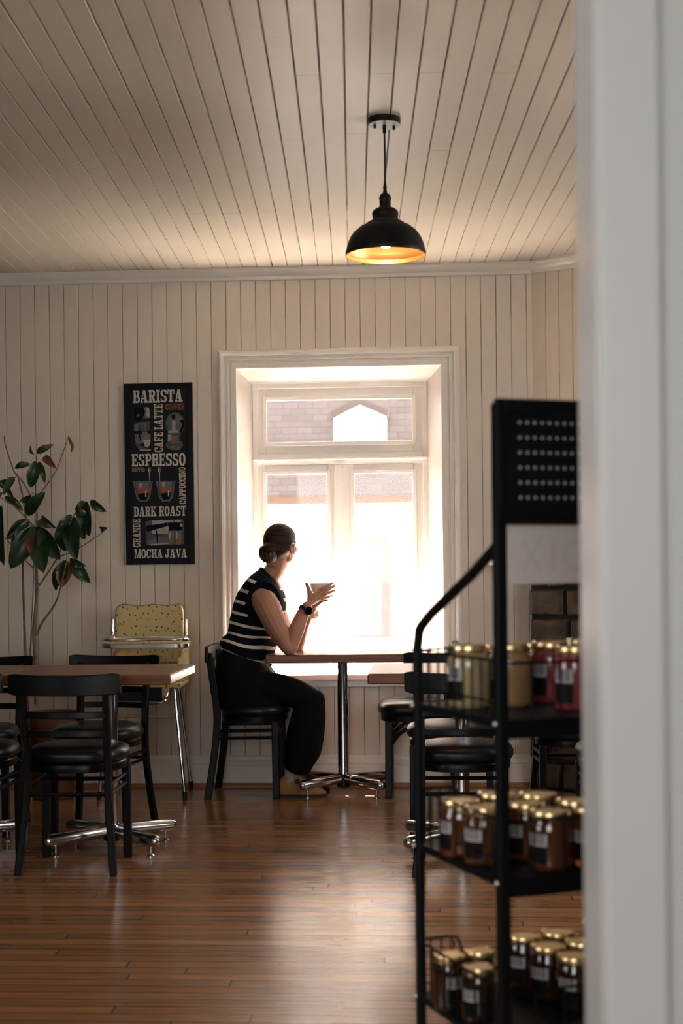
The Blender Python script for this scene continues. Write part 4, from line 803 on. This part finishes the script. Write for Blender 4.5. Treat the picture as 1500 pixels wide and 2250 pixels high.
# head: she looks out of the window, away from the viewer and to the right
th = math.radians(63); hf = Vector((math.cos(th), math.sin(th), -.04)).normalized(); hr = Vector((math.sin(th), -math.cos(th), 0)); hu = hr.cross(hf)*1; hu = hu if hu.z > 0 else -hu
HR = Matrix((hf, hr, hu)).transposed(); HC = A(616, 1198)
hp = lambda f, r, u: HC+hf*f+hr*r+hu*u
mb.ball(hp(0, 0, .012), (.090, .070, .082), 16, rot=HR); mb.ball(hp(.030, 0, -.035), (.058, .056, .072), 14, rot=HR); mb.ball(hp(.052, 0, -.085), (.034, .034, .028), 12, rot=HR)
mb.tube([hp(.005, .045, -.075), hp(.055, .022, -.096)], [.018, .017], dome=True); mb.tube([hp(.005, -.045, -.075), hp(.055, -.022, -.096)], [.018, .017], dome=True)
mb.tube([hp(.083, 0, .005), hp(.100, 0, -.022), hp(.106, 0, -.036)], [.008, .010, .0115], dome=True); mb.ball(hp(.095, .010, -.040), .008, 8); mb.ball(hp(.095, -.010, -.040), .008, 8)
mb.tube([hp(.084, -.018, -.0645), hp(.091, 0, -.063), hp(.084, .018, -.0645)], [.004, .0062, .004], dome=True, n=8); mb.tube([hp(.083, -.015, -.072), hp(.089, 0, -.073), hp(.083, .015, -.072)], [.004, .0068, .004], dome=True, n=8)
for s in (-1, 1):
    mb.tube([hp(.080, s*.012, .022), hp(.081, s*.030, .025), hp(.070, s*.047, .018)], [.007, .009, .006], dome=True, n=8)     # brow
    mb.ball(hp(.060, s*.038, -.022), (.024, .022, .026), 10, rot=HR)                                                          # cheek
    e = [hp(-.010+.020*math.cos(a), s*(.074+.010*math.sin(a*.5)), -.020+.031*math.sin(a)) for a in [2*PI*k/14 for k in range(15)]]
    mb.tube(e, .0052, n=8); mb.ball(hp(-.008, s*.070, -.022), (.013, .006, .020), 10, rot=HR); mb.ball(hp(-.004, s*.075, -.050), .007, 8)   # ear
nb0 = A(590, 1274, YM+.01)
mb.tube(bez([hp(-.018, 0, -.03), A(606, 1247), A(597, 1262), nb0, A(580, 1310)], 5), [.060]*1+[.056]*4+[.052]*6+[.052]*5+[.066]*5, n=20, dome=True)
# chest plate inside the open collar
mb.tube([A(578, 1305), A(565, 1360)], [.105, .10], n=20, dome=True)
def limb(pts, rads, n=16): 
    P = bez(pts, 6); m = len(P); R = []
    for i in range(m):
        t = i/(m-1)*(len(rads)-1); k = min(int(t), len(rads)-2); R.append(rads[k]+(rads[k+1]-rads[k])*(t-k))
    mb.tube(P, R, n=n, dome=True)
# near arm : shoulder, elbow planted on the table, forearm up to the cup
YS, YE, YWr = 7.165, 7.135, 7.165
limb([A(578, 1318, YS+.02), A(588, 1335, YS), A(608, 1378, YS-.01), A(634, 1421, YE)], [.064, .067, .057, .043])
limb([A(637, 1423, YE), A(652, 1382, YE+.01), A(664, 1352, YE+.02), A(674, 1333, YWr)], [.039, .040, .033, .0265])
mb.ball(A(637, 1428, YE-.002), (.030, .03, .024), 10)
# far arm
YF = 7.50
limb([A(596, 1318, YF-.01), A(606, 1340, YF), A(626, 1388, YF), A(650, 1424, YF-.02)], [.056, .054, .047, .040])
limb([A(650, 1424, YF-.02), A(662, 1385, YF-.05), A(676, 1355, YF-.09), A(686, 1338, YF-.12)], [.038, .038, .031, .025])
# hands round the cup
CUP = A(707, 1312, 7.275); CZ0 = CUP.z
def hand(wr, knu, tips, thumb, wth, back):
    # palm : flattened slab from the wrist to the four knuckles
    for k in knu: mb.tube([wr+(k-wr)*.05, wr+(k-wr)*.55, k], [.016, .0135, .0098], n=10, dome=True)
    for i in range(3): mb.tube([wr, (knu[i]+knu[i+1])/2*.5+wr*.5, (knu[i]+knu[i+1])/2], [.017, .0135, .0085], n=10, dome=True)
    for k, t, r in zip(knu, tips, (.0072, .0075, .0072, .0063)):
        m1 = k+(t-k)*.42+back*.010; m2 = k+(t-k)*.74+back*.007
        mb.tube(bez([k, m1, m2, t], 4), [r*1.08]*4+[r]*4+[r*.93]*4+[r*.80], n=10, dome=True)
    mb.tube(bez(thumb, 4), [.0145]*3+[.0125]*4+[.0098]*4+[.0088]*(4*(len(thumb)-1)+1-11), n=10, dome=True)
hand(A(677, 1328, 7.165), [A(698, 1297, 7.195), A(702, 1304, 7.19), A(703, 1311, 7.192), A(700, 1318, 7.20)],
     [A(731, 1281, 7.238), A(735, 1287.5, 7.245), A(731, 1299, 7.24), A(723, 1311, 7.235)], [A(681, 1322, 7.17), A(680, 1306, 7.19), A(678, 1295, 7.20), A(673.5, 1283, 7.215)], 0, Vector((-.1, -1, -.1)))
hand(A(688, 1332, 7.375), [A(702, 1303, 7.36), A(707, 1310, 7.362), A(709, 1316, 7.355), A(706, 1321, 7.345)],
     [A(733, 1287, 7.315), A(734, 1298, 7.312), A(729, 1309, 7.30), A(720, 1318, 7.285)], [A(690, 1326, 7.37), A(688, 1308, 7.36), A(687, 1298, 7.352), A(688, 1288, 7.345)], 0, Vector((-.1, 1, -.1)))
# hips, legs and feet, hidden by trousers and shoes
mb.tube(bez([A(570, 1340), A(555, 1390), A(540, 1440), A(540, 1490)], 4), .10, n=20, dome=True)
for Y in (7.25, 7.42): mb.tube(bez([A(545, 1500, Y+(YM-Y)*.3), A(610, 1520, Y), A(676, 1542, Y), A(664, 1620, Y), A(650, 1690, Y), A(648, 1718, Y)], 4), [.075]*4+[.065]*4+[.05]*4+[.046]*4+[.034]*5, dome=True)
body = link_mesh('body', fuse(mb, .0024, 4), skin, PE)
# hair with a low bun
hb = MB(); hb.ball(hp(-.012, 0, .022), (.096, .079, .092), 20, rot=HR); hb.ball(hp(-.045, 0, -.025), (.060, .066, .055), 14, rot=HR); hb.ball(hp(.022, 0, .040), (.064, .068, .066), 16, rot=HR)
hb.tube([hp(-.085, 0, -.02), hp(-.115, 0, -.026)], [.040, .030], dome=True)
hair = link_mesh('hair', fuse(hb, .004, 8), hairm, PE)
bb = MB(); bc = A(588.5, 1214, YM-.075); ba = Vector((.25, -.15, -1)).normalized()
bb.ball(bc, (.037, .036, .045), 16); bb.ball(bc+Vector((.006, 0, -.030)), (.029, .028, .024), 14)
for k in range(14):
    a = 2*PI*k/14; o1 = Vector((math.cos(a), math.sin(a), 0)); P = [bc+Vector((0, 0, .036))+o1*.012, bc+o1*.033+Vector((0, 0, .018)), bc+o1*.037+Vector((.003, 0, -.016)), bc+o1*.024+Vector((.006, 0, -.044))]
    bb.tube(bez(P, 4), [.0075+.004*math.sin(PI*i/12) for i in range(13)], n=8, dome=True)
bun = link_mesh('hair_bun', fuse(bb, .003, 2), bunm, PE)
lk = MB()
for dx, dz in ((0, 0), (.004, -.006)): lk.tube(bez([A(573+dx*900, 1210, YM-.08), A(570, 1228, YM-.08), A(569, 1240, YM-.08), A(573, 1253, YM-.08)], 5), .0006, n=5)
lk.build('loose_strand', hairm, PE)
# striped top : rings laid through its outline, 'band' counts the knit stripes
RG = [((492, 1418), (592, 1448), .140, 7.75), ((493, 1424), (585, 1454), .148, 8.02), ((487, 1412), (601, 1435), .158, 7.42), ((489, 1401), (607, 1418), .152, 6.85), ((500, 1390), (601, 1401), .142, 6.1), ((505, 1366), (607, 1384), .146, 5.05), ((512, 1336), (620, 1360), .154, 3.75), ((521, 1308), (627, 1335), .160, 2.57),
      ((533, 1288), (625, 1310), .166, 1.72), ((547, 1270), (617, 1293), .165, .92), ((560, 1259), (612, 1283), .128, .40), ((570, 1251.5), (607, 1276), .086, .1), ((573, 1248), (604, 1271), .066, -.3), ((577, 1251), (600, 1270), .060, -.4)]
def shirt_ring(L, R_, w, n=56):
    a, b = A(*L), A(*R_); c = (a+b)/2; hx = (b-a)/2; out = []
    for j in range(n):
        t = 2*PI*j/n; cs, sn = math.cos(t), math.sin(t); e = .82
        out.append(c+hx*math.copysign(abs(cs)**e, cs)+Vector((0, w*math.copysign(abs(sn)**e, sn), 0)))
    return out
SUB = 5; fine = []; bands = []
for i in range(len(RG)-1):
    for k in range(SUB):
        t = k/SUB; g = lambda j: RG[max(0, min(len(RG)-1, j))]
        def cr(f):
            p0, p1, p2, p3 = f(g(i-1)), f(g(i)), f(g(i+1)), f(g(i+2))
            return .5*(2*p1+(p2-p0)*t+(2*p0-5*p1+4*p2-p3)*t*t+(3*p1-p0-3*p2+p3)*t**3)
        L = (cr(lambda r: r[0][0]), cr(lambda r: r[0][1])); R_ = (cr(lambda r: r[1][0]), cr(lambda r: r[1][1]))
        fine.append(shirt_ring(L, R_, cr(lambda r: r[2]))); bands.append(RG[i][3]+(RG[i+1][3]-RG[i][3])*t)
fine.append(shirt_ring(*RG[-1][:3])); bands.append(RG[-1][3])
sm_ = MB(); 
rf = random.Random(5); n = 56; vals = []
for i, r in enumerate(fine):
    for j in range(n):
        t = 2*PI*j/n; wv = .006*math.sin(3*t+bands[i]*1.3)*min(1, max(0, (bands[i]-5.)/2.2)); d = (r[j]-sum(r, Vector())/n)
        r[j] = r[j]+d.normalized()*wv; vals.append(bands[i]+(.10*math.sin(2*t+1)+.06*math.sin(5*t))*min(1, max(0, (bands[i]-4)/3)))
sm_.loft(fine, caps=False); top = sm_.build('striped_top', stripes, PE, fix=False, angle=70)
at = top.data.attributes.new('band', 'FLOAT', 'POINT'); at.data.foreach_set('value', vals)
lc = [A(584, 1320, 7.16), A(600, 1345, 7.16), A(596, 1305, 7.16), A(578, 1335, 7.16)]
at = top.data.attributes.new('plain', 'FLOAT', 'POINT'); at.data.foreach_set('value', [1. if v.co.y < -.06 and min(math.hypot(v.co.x-c.x, v.co.z-c.z) for c in lc) < .098 else 0. for v in top.data.vertices])
so = top.modifiers.new('cloth', 'SOLIDIFY'); so.thickness = .003; so.offset = 0
# collar, armhole trims, button placket
loop = [A(x, y, Y) for x, y, Y in ((576, 1281, 7.165), (596, 1286, 7.145), (611, 1306, 7.165), (613, 1330, 7.20), (604, 1350, 7.19), (588, 1361, 7.155), (567, 1354, 7.148), (551, 1337, 7.155), (546, 1314, 7.165), (555, 1292, 7.168))]
MB().tube(bez(loop+[loop[0]], 5), .0085, n=10, flat=.7).build('armhole_trim', navy, top)
col = [A(573, 1249, 7.33), A(578, 1254, 7.27), A(590, 1266, 7.262), A(602, 1280, 7.275), A(611, 1291, 7.30)]
cmb = MB(); cmb.tube(bez(col, 5), .0075, n=10, flat=1.); col2 = [A(573, 1249, 7.33), A(580, 1252, 7.385), A(594, 1263, 7.39), A(606, 1278, 7.36), A(611, 1291, 7.30)]; cmb.tube(bez(col2, 5), .0075, n=10); cmb.build('collar', navy, top)
# trousers
tb_ = MB()
tb_.loft([shirt_ring(L, R_, w_, 40) for L, R_, w_ in (((493, 1421), (583, 1449), .135), ((484, 1436), (592, 1461), .155), ((476, 1455), (602, 1476), .168), ((471, 1490), (618, 1494), .175), ((472, 1525), (630, 1520), .175), ((480, 1556), (635, 1552), .165))])
def tl(pts, rads):
    P = bez(pts, 6); m = len(P); R = []
    for i in range(m):
        t = i/(m-1)*(len(rads)-1); k = min(int(t), len(rads)-2); R.append(rads[k]+(rads[k+1]-rads[k])*(t-k))
    tb_.tube(P, R, n=20, dome=True)
for Y, dx in ((7.245, 0), (7.425, 4)):
    tl([A(525+dx, 1515, Y+(.02 if Y < 7.3 else -.02)), A(585+dx, 1512, Y), A(640+dx, 1521, Y), A(684+dx, 1541, Y)], [.084, .085, .076, .064])
    tl([A(684+dx, 1541, Y), A(677+dx, 1570, Y), A(670+dx, 1610, Y), A(663+dx, 1648, Y), A(655+dx, 1672, Y)], [.066, .084, .094, .092, .074])
    tb_.tube([A(655+dx, 1676, Y), A(648+dx, 1696, Y)], [.072, .058], n=20)
tro = link_mesh('trousers', fuse(tb_, .008, 8), trousersm, PE)
wb = MB(); wb.tube([A(594, 1461, 7.165), A(594, 1461, 7.158)], .008, n=14); wb.build('button', lampblk, tro)
# socks, clogs
for Y, dx in ((7.25, 0), (7.43, 6)):
    MB().tube([A(642+dx, 1685, Y), A(640+dx, 1705, Y), A(634+dx, 1722, Y)], [.040, .037, .035], n=16, dome=True).build('sock', sock, PE)
    pf = [(604, .030, 1722, 1712), (612, .036, 1712, 1706), (626, .040, 1704, 1704), (640, .043, 1703, 1703), (652, .044, 1702, 1702), (664, .045, 1712, 1712), (682, .047, 1722, 1722), (700, .043, 1729, 1729), (712, .032, 1735, 1735), (718, .014, 1740, 1740)]
    rings = []
    for px, w_, t_, _ in pf:
        b_ = A(px+dx, 1743, Y); z1 = A(px+dx, t_, Y).z; z0 = .016; hh = z1-z0
        rings.append([Vector((b_.x, b_.y+w_*math.cos(a), z0+hh*max(0, math.sin(a))**.8)) for a in [PI*k/14 for k in range(15)]])
    cl = MB().loft(rings).build('clog', suede, PE, angle=60)
    MB().loft([[Vector((A(px+dx, 1743, Y).x, A(px+dx, 1743, Y).y+(w_+.003)*s, z)) for s, z in ((-1, .0), (1, .0), (1, .017), (-1, .017))] for px, w_, _, _ in pf]).build('sole', solem, cl)
    bx = A(656+dx, 1712, Y); MB().box((bx.x-.012, bx.y-.047, bx.z-.016), (bx.x+.008, bx.y-.030, bx.z+.006)).build('strap_buckle', solem, cl, bevel=.003)
# watch, scrunchie, rings, ear ring
wa, wb2 = A(664, 1350, YE+.02), A(674, 1333, YWr); wd = (wb2-wa).normalized(); wc = A(670, 1340, 7.158)
u1 = Vector((0, -1, 0)); u1 = (u1-wd*u1.dot(wd)).normalized(); u2 = wd.cross(u1)
wr_ = MB(); wr_.loft([[wc+(u1*math.cos(a)+u2*math.sin(a))*r+wd*h for r, h in ((.0315, -.009), (.034, -.009), (.034, .009), (.0315, .009))] for a in [2*PI*k/32 for k in range(33)]]); wt = wr_.build('watch_strap', watchm, PE)
fdir = (u1*.86+(-u2 if u2.x < 0 else u2)*.5).normalized(); fc = wc+fdir*.033
X1 = wd; X2 = fdir.cross(wd).normalized()
MB().loft([[fc+fdir*h+(X1*math.cos(a)+X2*math.sin(a))*r for a in [2*PI*k/28 for k in range(28)]] for r, h in ((.021, -.004), (.0225, .0), (.0225, .007), (.020, .009))]).build('watch_case', glassblk, wt)
sb = MB(); sc_ = A(681, 1345, 7.40); f1 = (A(686, 1338, YF-.12)-A(676, 1355, YF-.09)).normalized(); v1 = Vector((0, 1, 0)); v1 = (v1-f1*v1.dot(f1)).normalized(); v2 = f1.cross(v1)
for k in range(16):
    a = 2*PI*k/16; sb.ball(sc_+(v1*math.cos(a)+v2*math.sin(a))*.036+f1*.004*(-1)**k, .0125, 8)
link_mesh('scrunchie', fuse(sb, .003, 3), scrunch, PE)
for (px, py, Y, qx, qy) in ((709.5, 1297, 7.197, .95, .3), (712, 1305, 7.197, .95, .25)):
    c = A(px, py, Y); ax = Vector((qx, .3, qy)).normalized(); n1 = ax.cross(Vector((0, 0, 1))).normalized(); n2 = ax.cross(n1)
    MB().tube([c+(n1*math.cos(a)+n2*math.sin(a))*.0098 for a in [2*PI*k/16 for k in range(17)]], .0016, n=6).build('ring', gold, PE)
ec = hp(-.004, .079, -.064); MB().tube([ec+Vector((math.sin(a)*.002, math.cos(a)*.002, 0))+hf*math.cos(a)*.008+hu*math.sin(a)*.009 for a in [2*PI*k/16 for k in range(17)]], .0014, n=6).build('earring', gold, PE)
# cup
cu = thing('cup', 'white coffee cup held up in the woman\'s hands', 'cup', po+CUP)
MB().lathe([(.0, .0), (.028, .0), (.030, .004), (.044, .018), (.056, .040), (.0605, .062), (.062, .070), (.0605, .0715), (.0585, .068), (.053, .042), (.040, .020), (.0, .010)], n=48, caps=False).build('bowl', ceramic, cu, fix=False, angle=50)
MB().lathe([(.0, .050), (.0555, .050)], n=32, caps=False).build('coffee', mat('coffee', (.03, .012, .005), .1), cu, fix=False)
# dish on the sill
dc = atz(658, 1474.5, .600); ds = thing('dish', 'white dish with a domed napkin lying on the sunlit window sill under the table', 'dish', (dc.x, 7.70, .600))
MB().lathe([(.0, .0), (.034, .0), (.040, .004), (.062, .012), (.064, .014), (.060, .015), (.038, .008), (.0, .007)], n=36, caps=False).build('plate', ceramic, ds, fix=False, angle=50)
rn = random.Random(2); bm_ = MB(); rings = []
for i in range(9):
    a = PI/2*i/8; rings.append([Vector((.050*math.cos(a)*(1+.08*math.sin(5*t+i))*math.cos(t), .046*math.cos(a)*(1+.08*math.sin(4*t))*math.sin(t), .008+.034*math.sin(a)*(1+.15*math.sin(3*t)))) for t in [2*PI*k/28 for k in range(28)]])
bm_.loft(rings); bm_.build('napkin', paper, ds, angle=70)

# ------------------------------------------------------------------ jar rack in front
RO_ = Vector((.122, 2.372, 0)); ru = Vector((.917, .399, 0)); rv = Vector((-.399, .917, 0)); RW, RD = .46, .351
rk = thing('display_rack', 'black metal display rack of jars with pegboard header in front of the white partition', 'rack', RO_, math.atan2(.399, .917))
# local axes: x along the back (to the right), y away from the viewer
tw = .010
for x in (0, RW):
    MB().box((x-tw, -tw, 0), (x+tw, tw, 1.447)).build('back_post', rackm, rk, bevel=.003)
    P = [(x, RD, 0), (x, RD, .98), (x, RD-.004, 1.035), (x, RD-.04, 1.075), (x, .10, 1.165), (x, .004, 1.212)]
    MB().tube([P[0]]+bez(P[1:5], 6)+[P[5]], .0095, n=12).build('front_post', rackm, rk)
SZ = (.918, .654, .369)
for si, z in enumerate(SZ):
    mb = MB(); mb.box((-.004, -.004, z-.030), (RW+.004, .006, z+.002)); mb.box((-.005, 0, z-.012), (.005, RD, z+.002)); mb.box((RW-.005, 0, z-.012), (RW+.005, RD, z+.002)); mb.box((0, RD-.006, z-.012), (RW, RD+.002, z+.002)); mb.box((.004, .004, z-.002), (RW-.004, RD-.004, z+.0015))
    sf = mb.build('shelf', rackm, rk, smooth=False)
    wb_ = MB(); zt = z+.10; r = .0019
    wb_.tube([(-.002, .0, zt), (-.002, RD, zt)], .0026, n=6); wb_.tube([(.0, -.004, zt-.004), (RW, -.004, zt-.004)], .0026, n=6); wb_.tube([(RW, .0, zt), (RW, RD, zt)], .0026, n=6); wb_.tube([(-.002, .0, z+.03), (-.002, RD, z+.03)], r, n=6)
    wb_.tube(bez([(0, RD+.003, zt), (.07, RD+.003, zt), (.085, RD+.003, zt-.02), (.10, RD+.003, zt-.07)], 4), .0026, n=6); wb_.tube([(.10, RD+.003, zt-.07), (RW, RD+.003, zt-.07)], .0026, n=6)
    k = .036
    while k < RD-.01: wb_.tube([(-.002, k, z), (-.002, k, zt)], r, n=6); k += .036
    k = .055
    while k < RW: wb_.tube([(k, -.004, z), (k, -.004, zt-.004)], r, n=6); k += .055
    for k in (.022, .044, .066): wb_.tube([(k, RD+.003, z), (k, RD+.003, zt)], r, n=6)
    wb_.build('wire_basket', rackm, sf)
    for x, y in ((-.0105, 0), (-.0105, RD)): MB().ball((x, y, z-.004), .0052, 8).build('screw', screwm, rk)
mb = MB(); mb.box((.0, -.016, 1.252), (RW, -.010, 1.445)); hd = mb.build('header_panel', make_peg(), rk, smooth=False)
mb = MB(); frame_rect(mb, -.012, RW+.012, 1.244, 1.452, .016, .016, .014, .022, -.022, -.008); mb.build('header_frame', rackm, hd, bevel=.002)
MB().box((.008, -.008, 1.146), (RW, -.002, 1.246)).build('sign_board', sign_w, rk, smooth=False)
mb = MB()
sd = [0]
def st(pts): sd[0] += .00003; mb.add([(x, -.0084-sd[0], z) for x, z in pts], [tuple(range(len(pts)))])
st([(.034, 1.165), (.044, 1.165), (.076, 1.221), (.066, 1.221)]); st([(.034, 1.221), (.044, 1.221), (.076, 1.165), (.066, 1.165)]); st([(.092, 1.165), (.101, 1.165), (.101, 1.221), (.092, 1.221)])
for k in range(24):
    a, b = 2*PI*k/24, 2*PI*(k+1)/24; st([(.139+.026*math.cos(a), 1.193+.029*math.sin(a)), (.139+.026*math.cos(b), 1.193+.029*math.sin(b)), (.139+.017*math.cos(b), 1.193+.020*math.sin(b)), (.139+.017*math.cos(a), 1.193+.020*math.sin(a))])
mb.build('sign_lettering', sign_g, rk, smooth=False)

# ------------------------------------------------------------------ jars
def sector(r, a0, a1, z0, z1, n=10, mb=None, mi=0):
    mb = mb or MB(); mb.loft([[(r*math.cos(a), r*math.sin(a), z0), (r*math.cos(a), r*math.sin(a), z1)] for a in [a0+(a1-a0)*k/n for k in range(n+1)]], mi, caps=False, closed=False); return mb
def make_jar(label, loc, rz, fill, R=.0365, Hh=.100, group='honey jars'):
    t = thing('jar', label, 'jar', loc, rz, group); hb_ = Hh-.013
    MB().lathe([(.0, .0), (R*.86, .0), (R*.97, .005), (R, .012), (R, hb_-.020), (R*.985, hb_-.013), (R*.90, hb_-.005), (R*.87, hb_+.001), (.0, hb_+.001)], n=40, caps=False).build('glass', fill, t, fix=False, angle=60)
    MB().lathe([(.0, hb_+.001), (R*.93, hb_), (R*.95, hb_+.002), (R*.95, Hh-.003), (R*.92, Hh), (R*.86, Hh), (R*.84, Hh-.0012), (.0, Hh-.0012)], n=40, caps=False).build('lid', lidm, t, fix=False)
    a0, a1 = math.radians(205), math.radians(262)
    lb = sector(R+.0004, a0, a1, .014, hb_*.50).build('label', lab_blk, t, fix=False)
    m = sector(R+.0005, a0, a1, hb_*.50, hb_*.74)
    for k in range(9):
        b = a0+(a1-a0)*(.10+.09*k+(.02 if k % 3 == 0 else 0)); sector(R+.0007, b, b+(.035 if k % 2 else .05), hb_*.53, hb_*.74, 2, m, 1)
    m.build('barcode', [lab_wht, lab_blk], t, fix=False)
    return t
S1, S2, S3 = SZ[0]+.002, SZ[1]+.002, SZ[2]+.002
cur = {}
def jar(px, py, S, kind, label, rz=0., z=None):
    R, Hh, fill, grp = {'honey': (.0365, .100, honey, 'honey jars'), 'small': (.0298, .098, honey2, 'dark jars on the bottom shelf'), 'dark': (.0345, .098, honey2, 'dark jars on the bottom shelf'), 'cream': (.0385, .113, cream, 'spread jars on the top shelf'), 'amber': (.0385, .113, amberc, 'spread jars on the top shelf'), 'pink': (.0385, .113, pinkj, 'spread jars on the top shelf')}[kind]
    if isinstance(py, tuple): d = ray(px, 1242); p = CAM+d*py[0]
    else: p = atz(px, py, S+Hh)
    loc = (p.x, p.y, S)
    if kind in cur: return dup(cur[kind], loc, rz, label)
    cur[kind] = make_jar(label, loc, rz, fill, R, Hh, grp); return cur[kind]
jar(1028, (2.585,), S1, 'cream', 'jar of pale cream honey, leftmost on the top shelf of the rack', -.25)
jar(1119, (2.60,), S1, 'amber', 'jar of butterscotch spread behind the rack post on the top shelf', -.15)
jar(1207, (2.66,), S1, 'pink', 'jar of raspberry pink spread next to the butterscotch jar, farther back', -.15)
jar(1262, (2.515,), S1, 'pink', 'jar of raspberry pink spread at the right end of the top shelf, nearest the viewer', -.1)
jar(1283, (2.73,), S1, 'cream', 'top shelf jar half hidden behind the right pink jar, only its lid showing', .4)
for px, py, rz, lb in ((1010, 1756, -.35, 'honey jar leftmost on the middle shelf, light glowing in its base'), (1062, 1771, .0, 'honey jar second from the left on the middle shelf, at the basket wire'), (1088, 1741, .6, 'honey jar at the back of the middle shelf, half behind the rack post'), (1180, 1742, .5, 'honey jar farthest back on the middle shelf, in front of the chair legs'),
                       (1154, 1762, -.1, 'honey jar just right of the rack post on the middle shelf'), (1208, 1780, -.1, 'honey jar nearest the viewer on the middle shelf, barcode in full view'), (1263, 1756, .4, 'honey jar at the back right of the middle shelf, by the partition'), (1300, 1773, .1, 'honey jar at the right end of the middle shelf, cut by the partition')):
    jar(px, py, S2, 'honey', lb, rz)
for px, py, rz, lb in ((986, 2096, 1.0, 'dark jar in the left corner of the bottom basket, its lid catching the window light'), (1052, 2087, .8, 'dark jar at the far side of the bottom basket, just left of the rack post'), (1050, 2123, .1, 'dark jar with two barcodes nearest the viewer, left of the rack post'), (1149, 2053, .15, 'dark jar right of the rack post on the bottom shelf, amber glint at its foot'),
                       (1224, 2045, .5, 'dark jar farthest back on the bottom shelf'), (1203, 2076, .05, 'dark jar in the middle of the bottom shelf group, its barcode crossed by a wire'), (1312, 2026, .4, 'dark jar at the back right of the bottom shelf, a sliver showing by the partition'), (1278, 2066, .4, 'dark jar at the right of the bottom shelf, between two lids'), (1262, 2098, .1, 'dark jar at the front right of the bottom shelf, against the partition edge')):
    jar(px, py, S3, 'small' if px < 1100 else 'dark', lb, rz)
